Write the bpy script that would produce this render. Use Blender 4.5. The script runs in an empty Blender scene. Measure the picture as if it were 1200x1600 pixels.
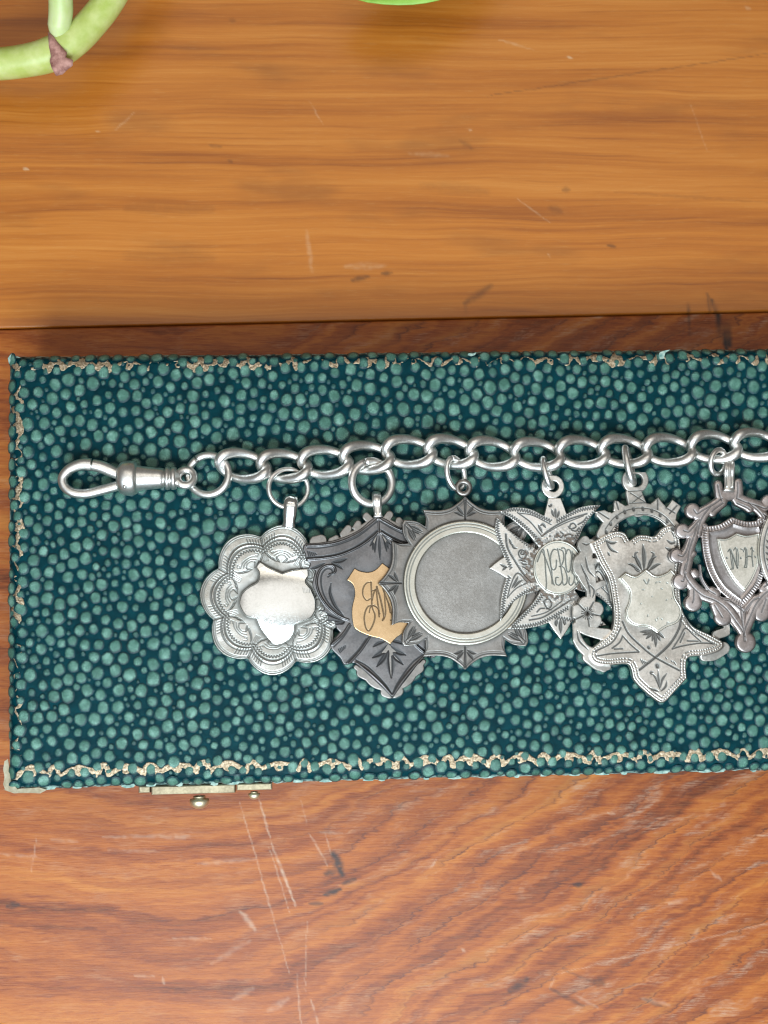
import bpy, math, random
import numpy as np
from mathutils import Vector, Matrix

# ------------------------------------------------------------------ camera, world, lamps, exposure
S = 0.00013                       # metres per working unit (one unit is about 0.13 mm on the lid)
D = 2000.0                        # camera distance in units
LEAN = (0.045, 0.07)              # the camera leans a little to the right and away
scene = bpy.context.scene
_d = np.array([LEAN[0], LEAN[1], -1.0]); _d /= np.linalg.norm(_d)
CAM = -_d * D
AZ = -_d
AX = np.cross([0, 1, 0], AZ); AX /= np.linalg.norm(AX)
AY = np.cross(AZ, AX)
cam_data = bpy.data.cameras.new("camera")
cam_data.sensor_fit = 'VERTICAL'; cam_data.sensor_height = 36.0
cam_data.lens = 36.0 * D / 1600.0
cam_data.dof.use_dof = True; cam_data.dof.focus_distance = (D - 12) * S; cam_data.dof.aperture_fstop = 19.0
cam_data.clip_start = 0.01; cam_data.clip_end = 20.0
cam = bpy.data.objects.new("camera", cam_data)
cam.matrix_world = Matrix(((AX[0], AY[0], AZ[0], CAM[0] * S), (AX[1], AY[1], AZ[1], CAM[1] * S),
                           (AX[2], AY[2], AZ[2], CAM[2] * S), (0, 0, 0, 1)))
scene.collection.objects.link(cam); scene.camera = cam

world = bpy.data.worlds.new("World"); scene.world = world; world.use_nodes = True
world.node_tree.nodes["Background"].inputs[0].default_value = (1.0, 0.96, 0.90, 1)
world.node_tree.nodes["Background"].inputs[1].default_value = 0.15

def area_lamp(name, loc, target, sx, sy, power, color):
    l = bpy.data.lights.new(name, 'AREA'); l.shape = 'RECTANGLE'; l.size = sx; l.size_y = sy
    l.energy = power; l.color = color
    o = bpy.data.objects.new(name, l); o.location = loc
    o.rotation_euler = (Vector(target) - Vector(loc)).to_track_quat('-Z', 'Y').to_euler()
    scene.collection.objects.link(o); return o
# daylight from a big window on the near side, weaker daylight from the room behind
area_lamp("window_light", (-0.03, -0.25, 0.335), (0, -0.02, 0), 0.32, 0.20, 3.2, (0.77, 0.91, 1.0))
area_lamp("ceiling_light", (0.05, 0.02, 0.80), (0.05, 0.02, 0), 1.15, 0.42, 1.5, (1.0, 0.98, 0.95))
area_lamp("far_window_light", (0.05, 0.46, 0.85), (0, 0.05, 0), 0.9, 0.26, 1.3, (1.0, 0.93, 0.82))
scene.view_settings.view_transform = 'Standard'; scene.view_settings.look = 'None'
scene.view_settings.exposure = 0.0; scene.view_settings.gamma = 1.0
scene.view_settings.use_curve_mapping = False
scene.cycles.use_denoising = True
scene.cycles.max_bounces = 8
scene.cycles.filter_width = 1.15

# ------------------------------------------------------------------ placing helpers
def ray(px, py):
    px = np.asarray(px, float)[..., None]; py = np.asarray(py, float)[..., None]
    return AX * (px - 600) / D - AY * (py - 800) / D - AZ
def P(px, py, z=0.0):
    """point of the place (in units) standing at height z, named by where the tracing shows it"""
    r = ray(px, py); t = (z - CAM[2]) / r[..., 2]
    return CAM + t[..., None] * r
class Tilt:
    """a plate lying at a slope: z = z0 + sx (X - X0) + sy (Y - Y0)"""
    def __init__(self, px, py, z0, sx=0.0, sy=0.0):
        c = P(px, py, z0); self.c = c; self.sx = sx; self.sy = sy
        self.n = np.array([-sx, -sy, 1.0]); self.n /= np.linalg.norm(self.n)
    def __call__(self, px, py, h):
        r = ray(px, py); c = self.c
        t = (c[2] + self.sx * (CAM[0] - c[0]) + self.sy * (CAM[1] - c[1]) - CAM[2]) / (r[..., 2] - self.sx * r[..., 0] - self.sy * r[..., 1])
        return CAM + t[..., None] * r + np.asarray(h)[..., None] * self.n

coll = scene.collection
def empty(name, loc_u, label=None, cat=None, group=None, kind=None):
    o = bpy.data.objects.new(name, None); o.location = Vector(np.asarray(loc_u, float) * S)
    o.empty_display_size = 0.005; coll.objects.link(o); tag(o, label, cat, group, kind); return o
def tag(o, label=None, cat=None, group=None, kind=None):
    if label: o["label"] = label
    if cat: o["category"] = cat
    if group: o["group"] = group
    if kind: o["kind"] = kind
def origin(o):
    p = np.zeros(3)
    while o is not None:
        p += np.array(o.location); o = o.parent
    return p
def mesh_obj(name, verts_u, faces, mat, parent=None, smooth=True, attrs=None):
    me = bpy.data.meshes.new(name)
    v = np.asarray(verts_u, float) * S
    base = origin(parent) if parent is not None else np.zeros(3)
    v = v - base
    if isinstance(faces, np.ndarray):
        nv, nf, k = len(v), len(faces), faces.shape[1]
        me.vertices.add(nv); me.vertices.foreach_set("co", v.astype(np.float32).ravel())
        me.loops.add(nf * k); me.loops.foreach_set("vertex_index", faces.astype(np.int32).ravel())
        me.polygons.add(nf); me.polygons.foreach_set("loop_start", (np.arange(nf) * k).astype(np.int32))
        me.update(calc_edges=True)
    else:
        me.from_pydata([tuple(p) for p in v], [], faces); me.update()
    if smooth: me.polygons.foreach_set("use_smooth", np.ones(len(me.polygons), bool))
    for an, av in (attrs or {}).items():
        a = me.attributes.new(an, 'FLOAT', 'POINT'); a.data.foreach_set("value", np.asarray(av, np.float32))
    if mat: me.materials.append(mat)
    o = bpy.data.objects.new(name, me); coll.objects.link(o)
    if parent is not None: o.parent = parent
    return o

# ------------------------------------------------------------------ 2-D drawing helpers (tracing units)
def cr(pts, closed=False, n=8):
    """smooth curve through points; a third value of 1 marks a sharp corner"""
    p = [(q[0], q[1]) for q in pts]; k = [len(q) > 2 and q[2] for q in pts]
    m = len(p); out = []
    for i in range(m if closed else m - 1):
        p1, p2 = p[i], p[(i + 1) % m]
        p0 = p[i - 1] if (i > 0 or closed) else None
        p3 = p[(i + 2) % m] if (i + 2 < m or closed) else None
        if k[i] or p0 is None: p0 = (2 * p1[0] - p2[0], 2 * p1[1] - p2[1])
        if k[(i + 1) % m] or p3 is None: p3 = (2 * p2[0] - p1[0], 2 * p2[1] - p1[1])
        for j in range(n):
            t = j / n; t2 = t * t; t3 = t2 * t
            out.append(tuple(0.5 * (2 * p1[c] + (p2[c] - p0[c]) * t + (2 * p0[c] - 5 * p1[c] + 4 * p2[c] - p3[c]) * t2
                                    + (3 * p1[c] - p0[c] - 3 * p2[c] + p3[c]) * t3) for c in (0, 1)))
    if not closed: out.append(p[-1])
    return np.array(out)
def resample(path, step, closed=False):
    p = np.asarray(path, float)
    if closed: p = np.vstack([p, p[:1]])
    l = np.r_[0, np.cumsum(np.hypot(*np.diff(p, axis=0).T))]
    n = max(2, int(l[-1] / step) + 1); s = np.linspace(0, l[-1], n)
    return np.c_[np.interp(s, l, p[:, 0]), np.interp(s, l, p[:, 1])]
def normals2(p):
    t = np.gradient(p, axis=0); t /= np.maximum(np.hypot(t[:, 0], t[:, 1]), 1e-9)[:, None]
    return np.c_[-t[:, 1], t[:, 0]]
def zigzag(path, amp, wl):
    p = resample(path, wl / 2); n = normals2(p)
    return p + n * (amp * np.where(np.arange(len(p)) % 2 == 0, 1, -1))[:, None]
def offset(path, d):
    p = np.asarray(path, float); return p + normals2(p) * d
def dashes(path, on, off):
    p = resample(path, 0.8); l = np.r_[0, np.cumsum(np.hypot(*np.diff(p, axis=0).T))]
    out = []; s = 0.0
    while s < l[-1]:
        m = (l >= s) & (l <= s + on)
        if m.sum() >= 2: out.append(p[m])
        s += on + off
    return out
def seg_dist(X, Y, path, closed=False):
    """distance to a polyline and the run along it, 0..1"""
    p = np.asarray(path, np.float32); X = np.asarray(X, np.float32); Y = np.asarray(Y, np.float32)
    if closed: p = np.vstack([p, p[:1]])
    best = np.full(X.shape, 1e9, np.float32); run = np.zeros(X.shape, np.float32)
    L = np.hypot(*np.diff(p, axis=0).T); tot = max(L.sum(), 1e-9); acc = 0.0
    for (a, b, l) in zip(p[:-1], p[1:], L):
        dx, dy = b - a; ll = dx * dx + dy * dy
        if ll < 1e-12: continue
        t = np.clip(((X - a[0]) * dx + (Y - a[1]) * dy) / ll, 0, 1)
        d = (X - a[0] - t * dx) ** 2 + (Y - a[1] - t * dy) ** 2
        m = d < best
        best = np.where(m, d, best); run = np.where(m, (acc + t * l) / tot, run); acc += l
    return np.sqrt(best), run
def poly_sdf(X, Y, path):
    p = np.asarray(path, float); d, _ = seg_dist(X, Y, p, True)
    ins = np.zeros(X.shape, bool); q = np.roll(p, -1, axis=0)
    for (a, b) in zip(p, q):
        if a[1] == b[1]: continue
        c = (a[1] > Y) != (b[1] > Y)
        ins ^= c & (X < (b[0] - a[0]) * (Y - a[1]) / (b[1] - a[1]) + a[0])
    return np.where(ins, -d, d)
def circle(cx, cy, r, n=48, ry=None):
    a = np.linspace(0, 2 * math.pi, n, endpoint=False)
    return np.c_[cx + r * np.cos(a), cy + (ry or r) * np.sin(a)]
def sstep(e0, e1, x):
    t = np.clip((x - e0) / (e1 - e0), 0, 1); return t * t * (3 - 2 * t)
_rs = np.random.RandomState(7)
def vnoise(X, Y, wl, seed=0):
    rs = np.random.RandomState(seed); g = rs.rand(64, 64) * 2 - 1
    u = X / wl + 1000.3; v = Y / wl + 1000.7
    i = np.floor(u).astype(int); j = np.floor(v).astype(int); fu = u - i; fv = v - j
    fu = fu * fu * (3 - 2 * fu); fv = fv * fv * (3 - 2 * fv)
    a = g[i % 64, j % 64]; b = g[(i + 1) % 64, j % 64]; c = g[i % 64, (j + 1) % 64]; e = g[(i + 1) % 64, (j + 1) % 64]
    return (a * (1 - fu) + b * fu) * (1 - fv) + (c * (1 - fu) + e * fu) * fv

class Plate:
    """a worked metal plate: outline, holes, raised work and engraved cuts as real relief"""
    def __init__(self, bbox, step=0.7):
        self.step = step
        xs = np.arange(bbox[0], bbox[2] + step, step); ys = np.arange(bbox[1], bbox[3] + step, step)
        self.X, self.Y = np.meshgrid(xs, ys); self.sd = np.full(self.X.shape, 1e3)
        self.h = np.zeros(self.X.shape); self.pat = np.zeros(self.X.shape)
    def _win(self, path, m):
        p = np.asarray(path, float); x0, y0 = self.X[0, 0], self.Y[0, 0]; st = self.step
        i0 = max(0, int((p[:, 1].min() - m - y0) / st)); i1 = min(self.X.shape[0], int((p[:, 1].max() + m - y0) / st) + 2)
        j0 = max(0, int((p[:, 0].min() - m - x0) / st)); j1 = min(self.X.shape[1], int((p[:, 0].max() + m - x0) / st) + 2)
        return (slice(i0, max(i0, i1)), slice(j0, max(j0, j1)))
    def add(self, path):
        self.sd = np.minimum(self.sd, poly_sdf(self.X, self.Y, path)); return self
    def cut(self, path):
        self.sd = np.maximum(self.sd, -poly_sdf(self.X, self.Y, path)); return self
    def add_bar(self, path, r, r2=None):
        s = self._win(path, max(r, r2 or r) + 14)
        d, run = seg_dist(self.X[s], self.Y[s], path); r2 = r if r2 is None else r2
        self.sd[s] = np.minimum(self.sd[s], d - (r + (r2 - r) * run)); return self
    def groove(self, path, w=1.2, depth=1.0, leaf=False, pat=1.0, closed=False):
        path = np.asarray(path, float)
        if closed: path = np.vstack([path, path[:1]])
        s = self._win(path, w + 2)
        if s[0].stop <= s[0].start or s[1].stop <= s[1].start: return self
        d, run = seg_dist(self.X[s], self.Y[s], path)
        ww = w * np.maximum(np.sin(np.pi * np.clip(run, 0.02, 0.98)), 0.12) ** 0.7 if leaf else w
        m = np.clip(1 - d / ww, 0, 1); m = m * m * (3 - 2 * m)
        self.h[s] -= (depth * 1.15 if depth > 0 else depth) * m
        if pat and depth > 0:
            mp_ = np.clip(1.35 - d / (ww * 1.15 + 0.15), 0, 1); self.pat[s] = np.maximum(self.pat[s], pat * np.clip(mp_ * 1.25, 0, 1))
        return self
    def raise_(self, path, w, hgt, closed=False):
        return self.groove(path, w, -hgt, pat=0, closed=closed)
    def step_up(self, path, hgt, soft=1.5):
        s = self._win(path, 4)
        d = poly_sdf(self.X[s], self.Y[s], path); self.h[s] += hgt * sstep(soft, -soft, d); return self
    def shade(self, path, amount, w):
        s = self._win(path, w + 2); d, _ = seg_dist(self.X[s], self.Y[s], path)
        self.pat[s] = np.maximum(self.pat[s], amount * np.clip(1 - d / w, 0, 1)); return self
    def wobble(self, amp=0.25, wl=26, seed=1):
        self.h += amp * vnoise(self.X, self.Y, wl, seed) + 0.35 * amp * vnoise(self.X, self.Y, wl * 0.35, seed + 1); return self
    def build(self, name, tilt, thick, mat, parent, bevel=2.0, lift=0.0):
        X, Y, sd = self.X, self.Y, self.sd
        gy, gx = np.gradient(sd, self.step)
        inside = sd < 0
        cell = inside[:-1, :-1] | inside[1:, :-1] | inside[:-1, 1:] | inside[1:, 1:]
        use = np.zeros(X.shape, bool)
        use[:-1, :-1] |= cell; use[1:, :-1] |= cell; use[:-1, 1:] |= cell; use[1:, 1:] |= cell
        g = np.maximum(np.hypot(gx, gy), 0.3)
        mv = use & ~inside
        px = np.where(mv, X - np.clip(sd, 0, 2 * self.step) * gx / g, X)
        py = np.where(mv, Y - np.clip(sd, 0, 2 * self.step) * gy / g, Y)
        t = np.clip(-sd / bevel, 0, 1); edge = np.sqrt(np.clip(1 - (1 - t) ** 2, 0, 1))
        h = lift + self.h * sstep(0, bevel, -sd) - min(bevel, thick * 0.8) * 0.8 * (1 - edge)
        ids = np.full(X.shape, -1); ids[use] = np.arange(use.sum())
        V = tilt(px[use], py[use], h[use])
        a = ids[:-1, :-1][cell]; b = ids[:-1, 1:][cell]; c = ids[1:, 1:][cell]; e = ids[1:, :-1][cell]
        F = np.c_[a, e, c, b]
        E_ = np.vstack([F[:, [0, 1]], F[:, [1, 2]], F[:, [2, 3]], F[:, [3, 0]]]).astype(np.int64)
        key = E_[:, 0] * (len(V) + 1) + E_[:, 1]; rev = E_[:, 1] * (len(V) + 1) + E_[:, 0]
        bd = E_[~np.isin(key, rev)]
        bv = np.unique(bd); mp = np.full(len(V), -1); mp[bv] = np.arange(len(bv))
        nrm = tilt.n
        hb = h[use][bv]
        top = V[bv]; bot = top - (hb - lift + thick)[:, None] * nrm
        V2 = np.vstack([V, top, bot]); n0 = len(V); n1 = n0 + len(bv)
        F2 = np.c_[n0 + mp[bd[:, 1]], n0 + mp[bd[:, 0]], n1 + mp[bd[:, 0]], n1 + mp[bd[:, 1]]]
        pat = np.r_[self.pat[use], self.pat[use][bv], self.pat[use][bv]]
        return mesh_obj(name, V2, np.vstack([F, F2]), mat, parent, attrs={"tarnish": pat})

def tube(name, path, rad, mat, parent, closed=False, segs=14, flat=1.0, up=None, caps=True):
    """wire along a path of points (units); flat squeezes the section along its second axis"""
    p = np.asarray(path, float); n = len(p); r = np.broadcast_to(np.asarray(rad, float), (n,))
    if closed: t = np.roll(p, -1, 0) - np.roll(p, 1, 0)
    else: t = np.gradient(p, axis=0)
    t /= np.linalg.norm(t, axis=1)[:, None]
    ref = np.array(up if up is not None else (0, 0, 1.0)); fr = []
    if up is None:
        a0 = np.cross(t[0], ref)
        if np.linalg.norm(a0) < 1e-3: a0 = np.cross(t[0], [1, 0, 0])
        a = a0 / np.linalg.norm(a0)
        for i in range(n):
            a = a - t[i] * a.dot(t[i]); a /= np.linalg.norm(a); fr.append((a.copy(), np.cross(t[i], a)))
        if closed:   # spread the leftover twist
            a_end, b_end = fr[-1]; a1 = a_end - t[0] * a_end.dot(t[0]); a1 /= np.linalg.norm(a1)
            ang = math.atan2(a1.dot(fr[0][1]), a1.dot(fr[0][0]))
            fr = [(a * math.cos(-ang * i / n) + b * math.sin(-ang * i / n), -a * math.sin(-ang * i / n) + b * math.cos(-ang * i / n)) for i, (a, b) in enumerate(fr)]
    else:
        for i in range(n):
            a = np.cross(t[i], ref); a /= np.linalg.norm(a); fr.append((a, np.cross(t[i], a)))
    V = []; ph = np.linspace(0, 2 * math.pi, segs, endpoint=False)
    for i in range(n):
        a, b = fr[i]
        V.append(p[i] + r[i] * (np.cos(ph)[:, None] * a + flat * np.sin(ph)[:, None] * b))
    V = np.vstack(V); F = []
    for i in range(n if closed else n - 1):
        for j in range(segs):
            k = (i + 1) % n
            F.append((i * segs + j, i * segs + (j + 1) % segs, k * segs + (j + 1) % segs, k * segs + j))
    if not closed and caps:
        F.append(tuple(range(segs))[::-1]); F.append(tuple((n - 1) * segs + j for j in range(segs)))
    return mesh_obj(name, V, F, mat, parent)

def ring(name, px, py, z, rx, ry, wire, mat, parent, tilt_x=0.0, tilt_y=0.0, n=44, a0=0, a1=360, rot=0):
    """jump ring; tilt_x lifts its left side, tilt_y lifts its lower side; a0..a1 leave a slit"""
    c = P(px, py, z); cl = (a1 - a0) >= 360
    a = np.radians(np.linspace(a0, a1, n, endpoint=not cl))
    x = rx * np.cos(a); y = ry * np.sin(a); cr_, sr = math.cos(math.radians(rot)), math.sin(math.radians(rot))
    X = x * cr_ - y * sr; Y = x * sr + y * cr_
    pts = np.c_[c[0] + X, c[1] + Y, c[2] - tilt_x * X - tilt_y * Y]
    return tube(name, pts, wire, mat, parent, closed=cl)

def lathe_x(name, x0y0, z, prof, mat, parent, segs=28):
    """turned along the x axis; prof = [(dx, r)...]"""
    c = P(x0y0[0], x0y0[1], z); V = []; F = []; ph = np.linspace(0, 2 * math.pi, segs, endpoint=False)
    for dx, r in prof:
        for a in ph: V.append((c[0] + dx, c[1] + r * math.cos(a), c[2] + r * math.sin(a)))
    n = len(prof)
    for i in range(n - 1):
        for j in range(segs): F.append((i * segs + j, (i + 1) * segs + j, (i + 1) * segs + (j + 1) % segs, i * segs + (j + 1) % segs))
    F.append(tuple(range(segs))); F.append(tuple((n - 1) * segs + j for j in range(segs))[::-1])
    return mesh_obj(name, V, F, mat, parent)

# ------------------------------------------------------------------ materials
class Nd:
    def __init__(self, name):
        self.m = bpy.data.materials.new(name); self.m.use_nodes = True
        self.t = self.m.node_tree; self.b = self.t.nodes["Principled BSDF"]
    def new(self, kind): return self.t.nodes.new(kind)
    def put(self, sock, v):
        if v is None: return
        if isinstance(v, bpy.types.NodeSocket): self.t.links.new(v, sock)
        else: sock.default_value = (tuple(v) + (1,)) if (hasattr(v, '__len__') and len(v) == 3 and sock.type == 'RGBA') else v
    def math(self, op, a, b=None, c=None, clamp=False):
        n = self.new('ShaderNodeMath'); n.operation = op; n.use_clamp = clamp
        for i, v in enumerate((a, b, c)): self.put(n.inputs[i], v)
        return n.outputs[0]
    def pos(self): return self.new('ShaderNodeNewGeometry').outputs['Position']
    def vmul(self, v, s):
        n = self.new('ShaderNodeVectorMath'); n.operation = 'MULTIPLY'; self.put(n.inputs[0], v); n.inputs[1].default_value = s; return n.outputs[0]
    def sep(self, v):
        n = self.new('ShaderNodeSeparateXYZ'); self.put(n.inputs[0], v); return n.outputs
    def comb(self, x, y, z=0.0):
        n = self.new('ShaderNodeCombineXYZ')
        for i, v in enumerate((x, y, z)): self.put(n.inputs[i], v)
        return n.outputs[0]
    def noise(self, v, scale, detail=3.0, rough=0.55, dist=0.0):
        n = self.new('ShaderNodeTexNoise'); self.put(n.inputs['Vector'], v); n.inputs['Scale'].default_value = scale
        n.inputs['Detail'].default_value = detail; n.inputs['Roughness'].default_value = rough; n.inputs['Distortion'].default_value = dist
        return n.outputs[0]
    def step(self, v, a, b):
        n = self.new('ShaderNodeMapRange'); n.interpolation_type = 'SMOOTHSTEP'; self.put(n.inputs[0], v)
        n.inputs[1].default_value = a; n.inputs[2].default_value = b; return n.outputs[0]
    def ramp(self, v, stops):
        n = self.new('ShaderNodeValToRGB'); self.put(n.inputs[0], v); e = n.color_ramp.elements
        while len(e) > len(stops): e.remove(e[-1])
        while len(e) < len(stops): e.new(0.5)
        for q, (p_, c) in zip(e, stops): q.position = p_; q.color = (*c, 1)
        return n.outputs[0]
    def mix(self, f, a, b, mode='MIX'):
        n = self.new('ShaderNodeMix'); n.data_type = 'RGBA'; n.blend_type = mode
        self.put(n.inputs[0], f); self.put(n.inputs[6], a); self.put(n.inputs[7], b); return n.outputs[2]
    def attr(self, name):
        n = self.new('ShaderNodeAttribute'); n.attribute_name = name; return n.outputs['Fac']
    def bump(self, h, strength, dist):
        n = self.new('ShaderNodeBump'); n.inputs['Strength'].default_value = strength; n.inputs['Distance'].default_value = dist
        self.put(n.inputs['Height'], h); self.put(self.b.inputs['Normal'], n.outputs[0]); return n.outputs[0]
    def out(self, color=None, rough=None, metal=None, **kw):
        self.put(self.b.inputs['Base Color'], color); self.put(self.b.inputs['Roughness'], rough)
        self.put(self.b.inputs['Metallic'], metal)
        for k, v in kw.items(): self.put(self.b.inputs[k.replace('_', ' ')], v)
        return self.m

def silver(name, bright, dull, tarn, rough=0.3, mottled=0.5, grain=0.0, rust=None, pit=0.11):
    g = Nd(name); v = g.vmul(g.pos(), (1 / S, 1 / S, 1 / S))
    n1 = g.noise(v, 0.022, 4, 0.6); n2 = g.noise(v, 0.25, 3, 0.6); n3 = g.noise(v, 1.1, 2, 0.6)
    f = g.step(g.math('MULTIPLY_ADD', n2, 0.40, g.math('MULTIPLY', n1, 0.8)), 0.46, 0.74)
    c = g.mix(g.math('MULTIPLY', f, mottled), bright, dull)
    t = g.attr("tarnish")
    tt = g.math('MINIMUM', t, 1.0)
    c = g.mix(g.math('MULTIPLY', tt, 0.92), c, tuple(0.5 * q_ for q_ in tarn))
    if rust: c = g.mix(g.math('MULTIPLY', g.step(t, 1.05, 1.35), g.step(n3, 0.36, 0.50)), c, rust)
    t = tt
    if grain: c = g.mix(g.math('MULTIPLY', g.step(n3, 0.35, 0.7), grain), c, dull)
    r = g.math('MULTIPLY_ADD', n2, 0.16, rough - 0.06)
    r = g.math('MULTIPLY_ADD', t, 0.25, r)
    fine_s = g.noise(g.vmul(v, (0.25, 2.4, 1.0)), 1.0, 2, 0.6); fine_t = g.noise(g.vmul(v, (2.2, 0.35, 1.0)), 1.0, 2, 0.6)
    r = g.math('MULTIPLY_ADD', g.step(fine_s, 0.45, 0.75), 0.10, r)
    g.bump(g.math('ADD', g.math('MULTIPLY', g.math('ADD', fine_s, fine_t), 0.5), n2), pit, 0.6 * S)
    return g.out(c, r, g.math('SUBTRACT', 1.0, g.math('MULTIPLY', g.math('MINIMUM', t, 1.0), 0.85)))
M = {}
M['chain'] = silver("chain_silver", (0.90, 0.89, 0.86), (0.52, 0.49, 0.45), (0.1, 0.09, 0.08), 0.33, 0.7, pit=0.05)
M['bright'] = silver("bright_silver", (0.66, 0.655, 0.62), (0.36, 0.35, 0.31), (0.09, 0.08, 0.06), 0.24, 0.85)
M['polished'] = silver("polished_silver", (0.84, 0.84, 0.81), (0.58, 0.575, 0.53), (0.3, 0.28, 0.24), 0.14, 0.4, pit=0.03)
M['dark'] = silver("oxidised_silver", (0.215, 0.205, 0.205), (0.10, 0.096, 0.096), (0.035, 0.034, 0.035), 0.36, 0.7, 0.3)
M['grey'] = silver("grey_silver", (0.32, 0.30, 0.28), (0.17, 0.155, 0.14), (0.05, 0.045, 0.04), 0.36, 0.7, 0.3)
M['sand'] = silver("frosted_grey_silver", (0.42, 0.395, 0.37), (0.20, 0.18, 0.16), (0.06, 0.05, 0.04), 0.5, 0.55, 0.85)
M['rim'] = silver("rim_silver", (0.66, 0.64, 0.57), (0.47, 0.45, 0.38), (0.12, 0.1, 0.08), 0.3, 0.7, 0.3)
M['pale'] = silver("pale_silver", (0.80, 0.78, 0.74), (0.46, 0.44, 0.40), (0.07, 0.06, 0.05), 0.30, 0.8, 0.2, rust=(0.12, 0.072, 0.045))
M['warm'] = silver("warm_silver", (0.75, 0.715, 0.66), (0.40, 0.37, 0.33), (0.07, 0.06, 0.05), 0.30, 0.85, 0.2)
M['mauve'] = silver("mauve_silver", (0.56, 0.51, 0.50), (0.27, 0.225, 0.205), (0.06, 0.045, 0.035), 0.34, 0.7, 0.2)
M['shieldsilver'] = silver("shield_silver", (0.82, 0.81, 0.74), (0.50, 0.49, 0.42), (0.09, 0.08, 0.06), 0.28, 0.7, 0.2)
M['gold'] = silver("rose_gold", (0.68, 0.475, 0.275), (0.50, 0.335, 0.175), (0.16, 0.08, 0.03), 0.26, 0.7, 0.25)
M['brass'] = silver("pale_brass", (0.36, 0.30, 0.20), (0.20, 0.16, 0.105), (0.1, 0.08, 0.05), 0.5, 0.7)
M['button'] = silver("polished_brass", (0.80, 0.71, 0.50), (0.55, 0.47, 0.32), (0.1, 0.08, 0.05), 0.45, 0.5)

def gilt():
    g = Nd("worn_gilding"); v = g.vmul(g.pos(), (1 / S,) * 3)
    n = g.noise(v, 0.35, 4, 0.65)
    g.bump(n, 0.7, 1.5 * S)
    return g.out(g.ramp(n, [(0.32, (0.11, 0.075, 0.045)), (0.5, (0.36, 0.27, 0.17)), (0.70, (0.60, 0.50, 0.38))]), 0.45, 0.75)
M['gilt'] = gilt()
def skin():
    g = Nd("teal_shagreen_skin"); v = g.vmul(g.pos(), (1 / S,) * 3)
    n = g.noise(v, 0.05, 4, 0.6); n2 = g.noise(v, 0.5, 3, 0.6)
    c = g.ramp(n, [(0.3, (0.0004, 0.016, 0.021)), (0.7, (0.0010, 0.038, 0.048))])
    wear = g.attr("wear")
    c = g.mix(g.math('MULTIPLY', wear, g.step(g.noise(v, 0.11, 4, 0.7), 0.40, 0.60)), c, (0.40, 0.62, 0.56))
    g.bump(n2, 0.5, 1.2 * S)
    return g.out(c, 0.34, 0.0, Specular_IOR_Level=0.05)
M['skin'] = skin()
def pebble():
    g = Nd("shagreen_pebble"); v = g.vmul(g.pos(), (1 / S,) * 3)
    n = g.noise(v, 0.012, 3, 0.6); n2 = g.noise(v, 0.55, 4, 0.7); n3 = g.noise(v, 0.06, 2, 0.5)
    top = g.ramp(g.math('MULTIPLY_ADD', n3, 0.6, g.math('MULTIPLY', n2, 0.4)), [(0.32, (0.026, 0.088, 0.066)), (0.5, (0.062, 0.165, 0.124)), (0.66, (0.17, 0.33, 0.265))])
    low = g.ramp(n, [(0.3, (0.0004, 0.017, 0.022)), (0.7, (0.0011, 0.039, 0.049))])
    a = g.attr("crown")
    f = g.step(g.math('MULTIPLY_ADD', g.math('SUBTRACT', n2, 0.5), 0.8, a), 0.10, 1.0)
    g.bump(n2, 0.7, 1.1 * S)
    return g.out(g.mix(f, low, top), 0.28, 0.0, Specular_IOR_Level=0.30)
M['pebble'] = pebble()

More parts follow.
